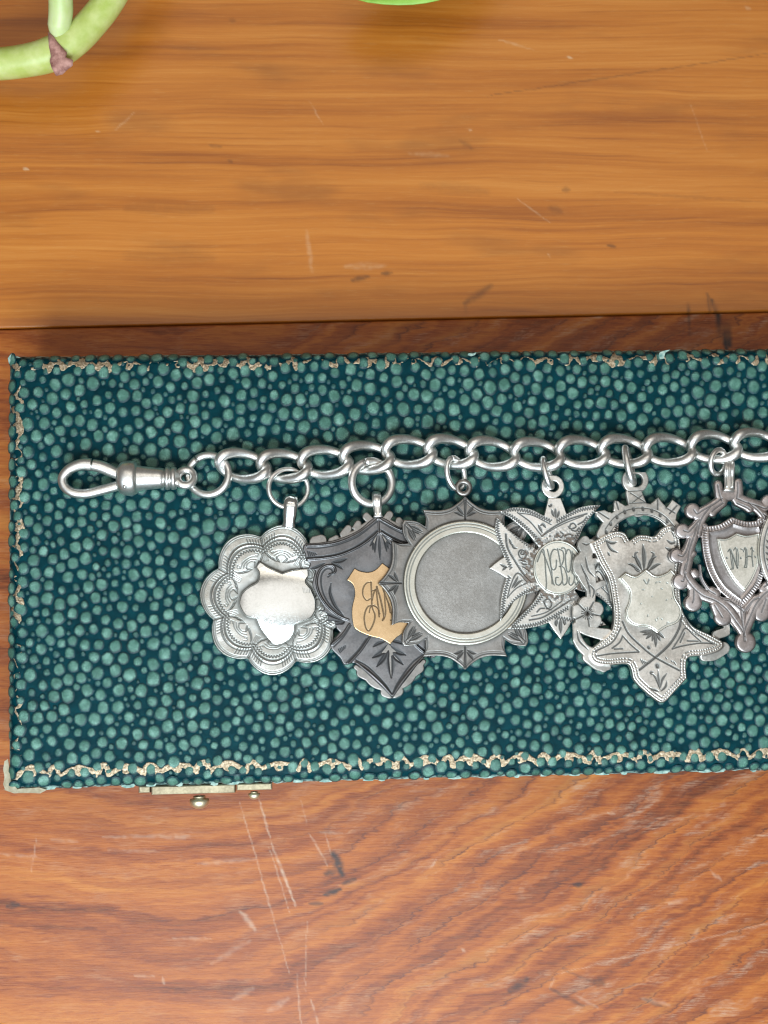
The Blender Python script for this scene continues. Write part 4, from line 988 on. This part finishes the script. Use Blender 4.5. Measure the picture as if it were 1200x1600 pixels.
for pts in ([(640, 320), (640, 370), (645, 410)], [(605, 330), (615, 370), (630, 400)], [(675, 345), (665, 380), (655, 410)], [(575, 290), (590, 300), (610, 280)]): pl.groove(cr(z4(pts)), 2.0, 1.3, leaf=True)
rr = np.hypot(pl.X - C4[0], pl.Y - C4[1]); rust = 1.0 + 0.6 * np.clip((66 - rr) / 16, 0, 1)
pl.pat = np.where((rr < 64) & (rr > 38), np.maximum(pl.pat, (0.25 + 0.5 * np.clip((60 - rr) / 18, 0, 1)) * (vnoise(pl.X, pl.Y, 3, 4) > -0.2)), pl.pat)
pl.pat = np.where((rr < 60) & (vnoise(pl.X, pl.Y, 4, 44) > 0.1), pl.pat + 1.2 * np.clip((60 - rr) / 14, 0, 1), pl.pat)
pl.h += 0.22 * vnoise(pl.X, pl.Y, 2.0, 9) * ((rr < 62))
pl.build("plate", t4, 6.0, M['pale'], m4, bevel=1.6)
pd = Plate((C4[0] - 45, C4[1] - 48, C4[0] + 45, C4[1] + 48), 0.5); pd.add(circle(*C4, 39.5, 72, 43.0)); pd.wobble(0.15, 24, 8)
pd.groove(circle(*C4, 36.5, 72, 40.0), 0.7, 0.6, closed=True, pat=.6)
for pts in ([(468, 815), (500, 730), (522, 700), (535, 760), (545, 900), (552, 1010), (548, 1065)], [(515, 720), (550, 800), (585, 900), (612, 1000), (625, 1030)], [(560, 700), (580, 780), (600, 900), (605, 1020)],
            [(648, 705), (615, 705), (592, 760), (592, 850), (615, 890), (640, 870), (645, 800)], [(655, 695), (672, 780), (690, 900), (700, 985), (672, 1030), (640, 1015), (640, 965), (660, 960)],
            [(672, 700), (705, 720), (712, 790), (690, 850), (672, 860)], [(745, 705), (728, 760), (735, 870), (752, 910), (775, 880), (785, 780), (770, 710), (745, 705)], [(700, 1000), (712, 1030), (740, 1010), (742, 950), (720, 880), (700, 860)],
            [(790, 720), (800, 820), (810, 930), (805, 1000), (780, 1032), (760, 1010), (765, 960)], [(800, 740), (830, 780), (830, 840), (800, 870)], [(830, 880), (850, 950), (845, 1000), (825, 1030), (815, 1000)], [(690, 690), (720, 690), (735, 740)]):
    pd.groove(cr(z4(pts)), 1.0, 0.9, pat=.95)
pd.build("monogram_disc", t4, 5.0, M['shieldsilver'], m4, bevel=1.6, lift=3.0)
def bar_ring(name, p0, p1, w, z0, z1, wire, parent):
    """jump ring standing on edge, seen from above as a bar from p0 to p1"""
    a = P(*p0, z0); b = P(*p1, z1); ctr = (a + b) / 2; d = (b - a) / 2; L_ = np.linalg.norm(d); d /= L_
    s = np.cross(d, [0, 0, 1.0]); s /= np.linalg.norm(s); upv = np.cross(s, d); upv = upv * 0.93 + s * 0.36
    th = np.linspace(0, 2 * math.pi, 40, endpoint=False)
    pts = ctr + np.cos(th)[:, None] * d * (L_ - wire * .4) + np.sin(th)[:, None] * upv * w
    return tube(name, pts, wire, M['chain'], parent, closed=True)
bar_ring("jump_ring", (848, 715), (862, 763), 17, 24, 24, 4.6, m4)

# ---- 5: large pierced shield medal
m5 = empty("medal", P(1015, 920, 4), "large pale pierced silver medal with blank shield, flower scroll and dotted borders", "medal", "medals hanging from the chain")
t5 = Tilt(1130, 920, 13.0, SL, 0.0); z5 = TR(880, 740, 4.326)
body = [(182, 470, 1), (260, 425), (345, 388), (415, 398), (450, 448, 1), (500, 415), (560, 412), (615, 420), (665, 368), (730, 350), (775, 385), (790, 450), (800, 560), (790, 700), (795, 830), (815, 940), (880, 1030), (980, 1080), (1075, 1130, 1), (1080, 1170), (1040, 1205), (950, 1232), (850, 1245), (832, 1300), (838, 1385, 1), (760, 1470), (700, 1535), (668, 1550), (630, 1535), (540, 1462), (475, 1392), (455, 1320), (425, 1290), (300, 1298), (215, 1282), (180, 1235), (190, 1180, 1), (260, 1125), (322, 1062), (340, 960), (325, 830), (300, 710), (240, 600)]
bodyc = cr(z5(body), True)
pl = Plate((896, 738, 1140, 1102), 0.68); pl.add(bodyc)
pl.add_bar(cr(z5([(270, 410), (320, 330), (400, 270), (500, 240), (600, 248), (690, 295), (760, 370)])), 9.5)
pl.add_bar(np.array(z5([(480, 130), (510, 230)])), 12.5, 14.5); pl.add(circle(*z5([(490, 45)])[0], 20.5)); pl.cut(circle(*z5([(495, 45)])[0], 10.2))
for (a_, b_, r_) in (((245, 275), (300, 300), 11), ((365, 205), (385, 240), 11), ((640, 190), (650, 230), 11), ((750, 225), (720, 280), 13), ((270, 380), (300, 400), 9), ((760, 370), (740, 400), 10)):
    pl.add_bar(np.array(z5([a_, b_])), r_ * 0.45, r_ * 0.95)
for tri in ([(212, 258), (280, 245), (330, 270), (290, 320)], [(350, 180), (405, 205), (420, 250), (340, 250)], [(590, 205), (645, 160), (690, 220), (680, 260)], [(690, 245), (740, 175), (800, 220), (770, 275), (730, 300)]):
    pl.add(np.array(z5(tri)))
pl.cut(cr(z5([(405, 362), (440, 322), (510, 302), (580, 305), (642, 325, 1), (605, 402, 1), (560, 388), (500, 395), (448, 425, 1), (430, 395)]), True))
for pts, r0, r1 in (([(150, 450), (130, 480), (160, 520), (210, 500)], 7, 8), ([(190, 480), (150, 560), (110, 590), (110, 650), (150, 680)], 9, 9), ([(150, 560), (180, 660), (190, 760), (190, 850)], 11, 7), ([(110, 630), (130, 690), (170, 760), (200, 800)], 8, 6),
                    ([(220, 590), (180, 600), (150, 620)], 5, 8), ([(270, 740), (230, 760), (190, 780)], 5, 6),
                    ([(95, 1030), (85, 1080), (110, 1140), (150, 1190), (210, 1220)], 7, 9), ([(120, 1040), (160, 1060), (240, 1080), (300, 1090)], 7, 10), ([(170, 1240), (240, 1300), (300, 1305)], 9, 6), ([(1085, 1180), (1020, 1225), (960, 1235)], 10, 8), ([(1120, 1000), (1110, 1060), (1040, 1090)], 8, 7), ([(260, 1310), (275, 1318)], 6, 6)):
    pl.add_bar(cr(z5(pts)), r0, r1)
fc = z5([(165, 945)])[0]
for k in range(5):
    an = math.radians(90 + 8 + 72 * k); pl.add(circle(fc[0] + 15 * math.cos(an), fc[1] - 15 * math.sin(an), 12.0, 24))
pl.wobble(0.3, 28, 41)
inner = bodyc + 0; ctr = np.array(z5([(570, 860)])[0])
dd = poly_sdf(pl.X, pl.Y, bodyc)
pl.h += 1.4 * sstep(2.5, -2.5, dd) * 1.0                       # the body stands proud of the pierced frame
for off_, w_ in ((-4.2, 1.2), (-9.0, 1.2)):
    # dotted border lines follow the outline
    ang = (np.arctan2(pl.Y - ctr[1], pl.X - ctr[0]))
    line = np.clip(1 - np.abs(dd - off_) / w_, 0, 1)
    perimeter, run = seg_dist(pl.X, pl.Y, bodyc, True)
    dot = (np.sin(run * 2 * math.pi * 210) > -0.35)
    mm = line * dot; pl.h -= 1.1 * mm; pl.pat = np.maximum(pl.pat, 0.95 * np.clip(mm * 1.4, 0, 1))
pl.pat = np.maximum(pl.pat, np.where(dd > 0.8, 0.30 + 0.25 * vnoise(pl.X, pl.Y, 9, 5), 0))
def g5(pts, w=1.0, d=1.1, leaf=False): pl.groove(cr(z5(pts)), w, d, leaf=leaf)
for k in range(10):
    a_ = math.radians(158 - k * 14.5); c_ = z5([(520, 490)])[0]; rx, ry = 57.0, 58.5
    x_, y_ = c_[0] + rx * math.cos(a_), c_[1] - ry * math.sin(a_); pl.groove([(x_, y_ - 1.2), (x_ + 0.1, y_ + 1.2)], 2.6, 1.8)
g5([(285, 375), (345, 298), (430, 248), (520, 232), (610, 245), (690, 290), (755, 360)], 0.8); g5([(320, 395), (380, 325), (450, 290), (540, 275), (620, 290), (700, 340)], 0.8)
g5([(455, 130), (560, 195)], 0.8); g5([(560, 125), (470, 195)], 0.8); g5([(450, 200), (575, 195)], 0.8); g5([(440, 120), (570, 112)], 0.8)
for (a_, b_) in (((240, 260), (310, 305)), ((360, 190), (375, 240)), ((640, 175), (640, 240)), ((770, 215), (720, 270)), ((705, 235), (755, 265))): g5([a_, b_], 1.2, 1.2)
for s_ in (-1, 1):
    X5 = lambda x: 548 + s_ * x
    for pts in ([(0 + 14, 655), (45, 600), (62, 545), (45, 530)], [(30, 655), (80, 620), (110, 610)], [(20, 640), (50, 580), (80, 560)]):
        g5([(X5(a_), b_) for a_, b_ in pts], 2.6, 1.6, True)
g5([(545, 650), (545, 560), (538, 480)], 3.2, 1.8, True); g5([(480, 640), (500, 655), (520, 665)], 1.6, 1.2, True)
g5([(285, 445), (320, 510), (370, 535)], 2.0, 1.5, True); g5([(290, 455), (330, 470), (360, 462)], 2.2, 1.5, True); g5([(300, 530), (310, 550), (315, 555)], 1.6, 1.2, True)
g5([(700, 450), (730, 470), (760, 460)], 2.2, 1.4, True); g5([(690, 500), (730, 520), (770, 500)], 2.6, 1.4, True); g5([(770, 440), (765, 500), (720, 530)], 1.8, 1.3, True)
g5([(400, 1000), (440, 1080), (520, 1160), (620, 1240), (785, 1330)], 1.5, 1.4); g5([(800, 960), (780, 1050), (720, 1150), (630, 1235), (515, 1325)], 1.9, 1.6)
for pts in ([(390, 1040), (330, 1140), (215, 1200)], [(225, 1232), (340, 1215), (510, 1205)], [(400, 1095), (450, 1150), (512, 1203)], [(400, 1100), (380, 1140), (330, 1180)], [(345, 1185), (400, 1183)]): g5(pts, 1.1, 1.3)
for pts in ([(820, 970), (880, 1060), (1010, 1150)], [(735, 1185), (800, 1165), (930, 1145), (1020, 1150)], [(740, 1180), (785, 1110), (825, 1045), (880, 1090), (930, 1135)], [(790, 1140), (820, 1075)], [(840, 1130), (910, 1132)]): g5(pts, 1.1, 1.3)
for e in ((540, 1090), (560, 1115), (625, 1170), (600, 1130), (655, 1130), (680, 1110), (650, 1085), (520, 1070)): g5([(620, 1060), e], 3.0, 1.5, True)
g5([(575, 1172), (578, 1178)], 2.2, 1.4); g5([(634, 1296), (636, 1304)], 3.4, 1.6)
for pts in ([(655, 1460), (645, 1400), (640, 1330)], [(650, 1450), (630, 1390), (600, 1350)], [(655, 1450), (670, 1390), (700, 1350)], [(645, 1470), (610, 1460), (585, 1450)], [(660, 1470), (690, 1440), (700, 1400)], [(600, 1360), (590, 1345), (610, 1340)]): g5(pts, 1.8, 1.4, True)
for k in range(4): g5([(520 + 14 * k, 1250 + 8 * k), (540 + 12 * k, 1290 - 2 * k)], 1.0, 1.1, True); g5([(700 + 14 * k, 1255 + 4 * k), (690 + 24 * k, 1240 + 18 * k)], 0.9, 1.0, True)
for k in range(5):
    an = math.radians(90 + 44 + 72 * k); pl.groove([(fc[0] + 7 * math.cos(an), fc[1] - 7 * math.sin(an)), (fc[0] + 20 * math.cos(an), fc[1] - 20 * math.sin(an))], 1.2, 1.5)
for k in range(16):
    an = 2 * math.pi * k / 16; pl.groove([(fc[0] + 4 * math.cos(an), fc[1] - 4 * math.sin(an)), (fc[0] + 9.5 * math.cos(an), fc[1] - 9.5 * math.sin(an))], 0.7, 1.1)
pl.raise_(circle(*fc, 1.5, 10), 2.4, 1.4, closed=True)
for pts in ([(150, 560), (170, 650), (215, 700)], [(120, 610), (140, 660), (175, 720)], [(150, 690), (175, 760), (185, 830)], [(180, 750), (210, 790), (200, 840)], [(95, 1060), (110, 1130), (170, 1190)], [(130, 470), (160, 480), (180, 470)]): g5(pts, 1.5, 1.4, True)
sh = cr(z5([(368, 708, 1), (415, 668, 1), (485, 692), (555, 646, 1), (620, 690), (690, 672), (722, 645, 1), (757, 682, 1), (742, 740), (752, 830), (790, 900), (796, 955), (765, 1008), (690, 1040), (630, 1080, 1), (570, 1042), (485, 1030), (425, 990), (414, 930), (438, 860), (432, 785)]), True)
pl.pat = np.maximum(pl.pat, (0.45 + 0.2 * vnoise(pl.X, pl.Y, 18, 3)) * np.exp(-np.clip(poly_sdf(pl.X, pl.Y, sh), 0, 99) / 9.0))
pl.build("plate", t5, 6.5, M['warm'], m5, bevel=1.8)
ph_ = Plate((960, 884, 1070, 992), 0.6); ph_.add(sh).wobble(0.18, 30, 6)
for d_, a0 in ((-2.6, .8),):
    ln = np.clip(1 - np.abs(ph_.sd + 2.8) / 0.8, 0, 1); ph_.h -= 0.7 * ln; ph_.pat = np.maximum(ph_.pat, 0.7 * ln)
rs = random.Random(3)
for k in range(16): x_ = rs.uniform(985, 1050); y_ = rs.uniform(905, 975); ph_.groove([(x_, y_), (x_ + rs.uniform(-3, 3), y_ + rs.uniform(-2, 2))], 0.9, 0.5, pat=.6)
ph_.groove(cr(z5([(540, 720), (560, 745), (575, 715)])), 1.1, 0.6, pat=.8)
ph_.build("shield", t5, 5.0, M['shieldsilver'], m5, bevel=1.6, lift=5.0)
bar_ring("jump_ring", (976, 698), (990, 757), 19, 26, 24, 5.4, m5)

# ---- 6: scroll-framed medal with a lettered shield
m6 = empty("medal", P(1160, 860, 4), "openwork scroll-framed medal with a small shield lettered N H", "medal", "medals hanging from the chain")
t6 = Tilt(1262, 870, 13.0, SL, 0.0); z6 = TR(1040, 740, 5.517); A6, B6 = z6([(550, 170)])[0], z6([(693, 1470)])[0]
pl = Plate((1044, 748, 1290, 1022), 0.66); bars6 = []
def bar6(pts, r0, r1=None, m=True):
    p = cr(z6(pts)); s6 = 1.34 / 5.517; r1 = r0 if r1 is None else r1
    pl.add_bar(p, r0 * s6, r1 * s6); bars6.append(p)
    if m: q2 = np.array(mirror(p, A6, B6)); pl.add_bar(q2, r0 * s6, r1 * s6); bars6.append(q2)
bar6([(455, 95), (470, 170), (490, 230)], 30, 38); bar6([(500, 190), (550, 185)], 40)
bar6([(490, 220), (420, 270), (330, 320), (270, 355), (235, 320)], 34, 30); bar6([(235, 318), (236, 322)], 50); bar6([(500, 260), (430, 310), (405, 335)], 24, 30)
bar6([(400, 280), (330, 370), (300, 440), (285, 520)], 30, 26); bar6([(300, 400), (240, 470), (200, 510), (150, 500)], 24, 36); bar6([(148, 492), (150, 496)], 48)
bar6([(285, 440), (245, 560), (215, 650), (200, 740), (180, 830)], 26, 34); bar6([(220, 560), (190, 660), (150, 720), (105, 712)], 24, 40); bar6([(98, 706), (100, 708)], 46); bar6([(240, 690), (215, 715)], 24)
bar6([(180, 780), (170, 860), (230, 960), (320, 1040), (430, 1085), (520, 1150), (600, 1250), (680, 1370), (695, 1440)], 38, 36)
bar6([(180, 860), (160, 930), (135, 935)], 26, 44); bar6([(132, 930), (135, 933)], 52); bar6([(250, 1000), (250, 1080), (240, 1115)], 38, 48); bar6([(238, 1112), (242, 1116)], 56); bar6([(430, 1130), (480, 1210), (495, 1235)], 34, 52); bar6([(495, 1232), (500, 1236)], 58)
bar6([(693, 1450), (694, 1458)], 66, m=False); bar6([(250, 850), (265, 870)], 26); bar6([(400, 1010), (440, 1040)], 30); bar6([(655, 1140), (672, 1300), (690, 1400)], 34, 18, m=False); bar6([(330, 460), (300, 480)], 30); bar6([(300, 790), (315, 900), (370, 990), (430, 1030)], 8, 14); bar6([(660, 1190), (560, 1110), (500, 1095)], 22)
rail = [np.asarray(b_) for b_ in bars6]
frame_sd = pl.sd.copy()
outer6 = z6([(318, 452, 1), (450, 438), (573, 372, 1)]) ; leftedge = z6([(573, 372, 1), (450, 438), (318, 452, 1), (312, 560), (332, 720), (380, 870), (460, 1000), (560, 1090), (657, 1155, 1)])
le = cr(leftedge); re_ = np.array(mirror(le, A6, B6)); body6 = np.vstack([le, re_[::-1][1:-1]])
pl.add(body6); pl.wobble(0.3, 20, 51)
pl.h += np.where(poly_sdf(pl.X, pl.Y, body6) > 0.5, 2.0 * (1 - np.exp(np.clip(frame_sd, -40, 0) / 2.5)), 0)
for b_ in rail[::1]:
    if len(b_) > 12: pl.groove(offset(b_, 1.7), 1.1, 1.3, pat=.7)
ds6 = poly_sdf(pl.X, pl.Y, body6); dist6, run6 = seg_dist(pl.X, pl.Y, body6, True)
bead = np.clip(1 - np.abs(ds6 + 5.0) / 4.0, 0, 1) * np.clip(np.sin(run6 * 2 * math.pi * 96), 0, 1); pl.h -= 1.4 * bead; pl.pat = np.maximum(pl.pat, 0.8 * bead)
ln = np.clip(1 - np.abs(ds6 + 10.0) / 1.2, 0, 1); pl.h += 1.2 * ln
rc = sstep(-11, -16, ds6); pl.h -= 1.6 * rc; pl.pat = np.maximum(pl.pat, 0.45 * rc)
pl.build("plate", t6, 6.0, M['mauve'], m6, bevel=2.0)
sh6 = cr(z6([(438, 560, 1), (520, 560), (607, 515, 1), (700, 535), (803, 512, 1), (806, 640), (790, 790), (745, 910), (675, 1018, 1), (590, 930), (510, 800), (460, 670)]), True)
ph6 = Plate((1116, 830, 1192, 928), 0.45); ph6.add(sh6).wobble(0.12, 22, 6)
ln = np.clip(1 - np.abs(ph6.sd + 2.4) / 0.7, 0, 1); ph6.h -= 0.7 * ln; ph6.pat = np.maximum(ph6.pat, 0.7 * ln)
for pts, w in (([(530, 672), (545, 655), (552, 690), (560, 760), (568, 815), (552, 825)], 0.8), ([(560, 660), (570, 730), (578, 815), (566, 822)], 0.7), ([(548, 655), (578, 720), (612, 812)], 1.3), ([(580, 660), (598, 640), (604, 700), (606, 760), (612, 815)], 0.8), ([(612, 650), (620, 700), (618, 790)], 0.6),
               ([(668, 660), (680, 640), (684, 700), (682, 770), (672, 808)], 0.9), ([(692, 650), (696, 720), (692, 800), (682, 810)], 0.7), ([(726, 650), (738, 640), (738, 720), (746, 800)], 0.9), ([(742, 655), (752, 670)], 0.7), ([(684, 722), (712, 712), (738, 720)], 0.9), ([(640, 650), (655, 655), (668, 675)], 0.6),
               ([(519, 725), (521, 729)], 1.3), ([(640, 727), (642, 731)], 1.2), ([(764, 716), (766, 720)], 1.2)):
    ph6.groove(cr(z6(pts)), w, 0.9, pat=1.0)
ph6.build("shield", t6, 4.5, M['shieldsilver'], m6, bevel=1.2, lift=3.6)
bail(1140, 718, 768, 1139, 9.6, 14, 30, 30, M['chain'], m6, ribs=True)
ring("jump_ring", 1122, 722, 26, 14.0, 19.0, 4.4, M['chain'], m6, tilt_x=0.55, tilt_y=-0.2, rot=-12)

# ---- 7: round medal cut by the picture's right edge
m7 = empty("medal", P(1290, 858, 4), "round medal with engraved rim, mostly outside the right edge of the picture", "medal", "medals hanging from the chain")
t7 = Tilt(1392, 858, 13.0, SL, 0.0); C7 = (1290.0, 858.0)
pl = Plate((1184, 752, 1396, 964), 0.8); rr = np.hypot(pl.X - C7[0], pl.Y - C7[1]); pl.sd = rr - 103.0; pl.wobble(0.25, 30, 61)
pl.groove(circle(*C7, 96, 120), 0.9, 1.0, closed=True); pl.groove(circle(*C7, 84, 120), 0.9, 1.0, closed=True)
for k in range(60):
    a_ = 2 * math.pi * k / 60; pl.groove([(C7[0] + 86 * math.cos(a_), C7[1] + 86 * math.sin(a_)), (C7[0] + 93 * math.cos(a_ + .05), C7[1] + 93 * math.sin(a_ + .05))], 2.4, 1.3, leaf=True)
pl.build("plate", t7, 7.0, M['pale'], m7, bevel=2.5)
ring("eye", 1288, 748, 20, 9, 9, 4, M['pale'], m7); ring("jump_ring", 1283, 724, 22, 14, 22, 4.4, M['chain'], m7, tilt_x=0.5)

# ------------------------------------------------------------------ the plant at the far left corner
ZP = -60.0
plant = empty("vine_plant", P(60, 60, ZT), "pale green vine stem with a brown leaf scar in the upper left corner", "plant")
def smooth3(pts, n=8):
    p = cr([(a, b) for a, b, *_ in pts], n=n); z = np.interp(np.linspace(0, 1, len(p)), np.linspace(0, 1, len(pts)), [q_[2] for q_ in pts])
    return np.array([P(a, b, c_) for (a, b), c_ in zip(p, z)])
st = smooth3([(-140, 104, -95), (-60, 103, -80), (0, 100, -68), (45, 94, -62), (78, 85, -60), (112, 66, -58), (145, 34, -58), (176, -8, -55), (205, -70, -45), (220, -140, -30)])
tube("stem", st, interp_r([25, 25, 25.5, 26, 27.5, 26, 25, 24.5, 24, 23], len(st)), M['stem'], plant, segs=24)
sk = smooth3([(88, 62, -48), (92, 42, -38), (95, 15, -26), (94, -15, -12), (92, -60, 10)])
tube("leaf_stalk", sk, interp_r([10, 18, 19.5, 19, 18], len(sk)), M['stalk'], plant, segs=20)
def scar(name, pts, z, th, seed):
    rs_ = random.Random(seed); c_ = np.mean(np.array(pts), axis=0); V = []; F = []; n = len(pts)
    for sc_, dz in ((1.0, -th), (1.0, 0.0), (0.62, 2.0), (0.25, 2.6)):
        for (a, b) in pts: V.append(P(c_[0] + (a - c_[0]) * sc_ + rs_.uniform(-.8, .8), c_[1] + (b - c_[1]) * sc_ + rs_.uniform(-.8, .8), z + dz + rs_.uniform(-1, 1)))
    for r_ in range(3):
        for i in range(n): F.append((r_ * n + i, r_ * n + (i + 1) % n, (r_ + 1) * n + (i + 1) % n, (r_ + 1) * n + i))
    F.append(tuple(3 * n + i for i in range(n)))
    return mesh_obj(name, V, F, M['husk'], plant)
scar("leaf_scar", [(75, 50), (83, 56), (90, 66), (99, 77), (104, 82), (103, 90), (114, 94), (113, 102), (104, 110), (98, 116), (88, 118), (80, 106), (77, 96), (80, 88), (77, 72)], -31.5, 8, 3)
def leaf():
    V = []; F = []; n = 14; m = 7
    c0 = np.array([545.0, -8.0]); c1 = np.array([800.0, -108.0])
    for i in range(n + 1):
        t = i / n; ctr_ = c0 + (c1 - c0) * t; w = 62 * math.sin(math.pi * min(1, t * 0.97 + 0.015)) ** 0.75; nv = np.array([0.52, 0.85])
        for j in range(m + 1):
            s_ = (j / m) * 2 - 1; p_ = ctr_ + nv * w * s_; V.append(P(p_[0], p_[1], -70 + 14 * abs(s_) + 12 * t + 2 * math.sin(t * 9)))
    k = m + 1
    for i in range(n):
        for j in range(m): F.append((i * k + j, (i + 1) * k + j, (i + 1) * k + j + 1, i * k + j + 1))
    o = mesh_obj("leaf", V, F, M['leaf'], plant); md = o.modifiers.new("thickness", 'SOLIDIFY'); md.thickness = 2.0 * S; return o
leaf()
bpy.context.view_layer.update()
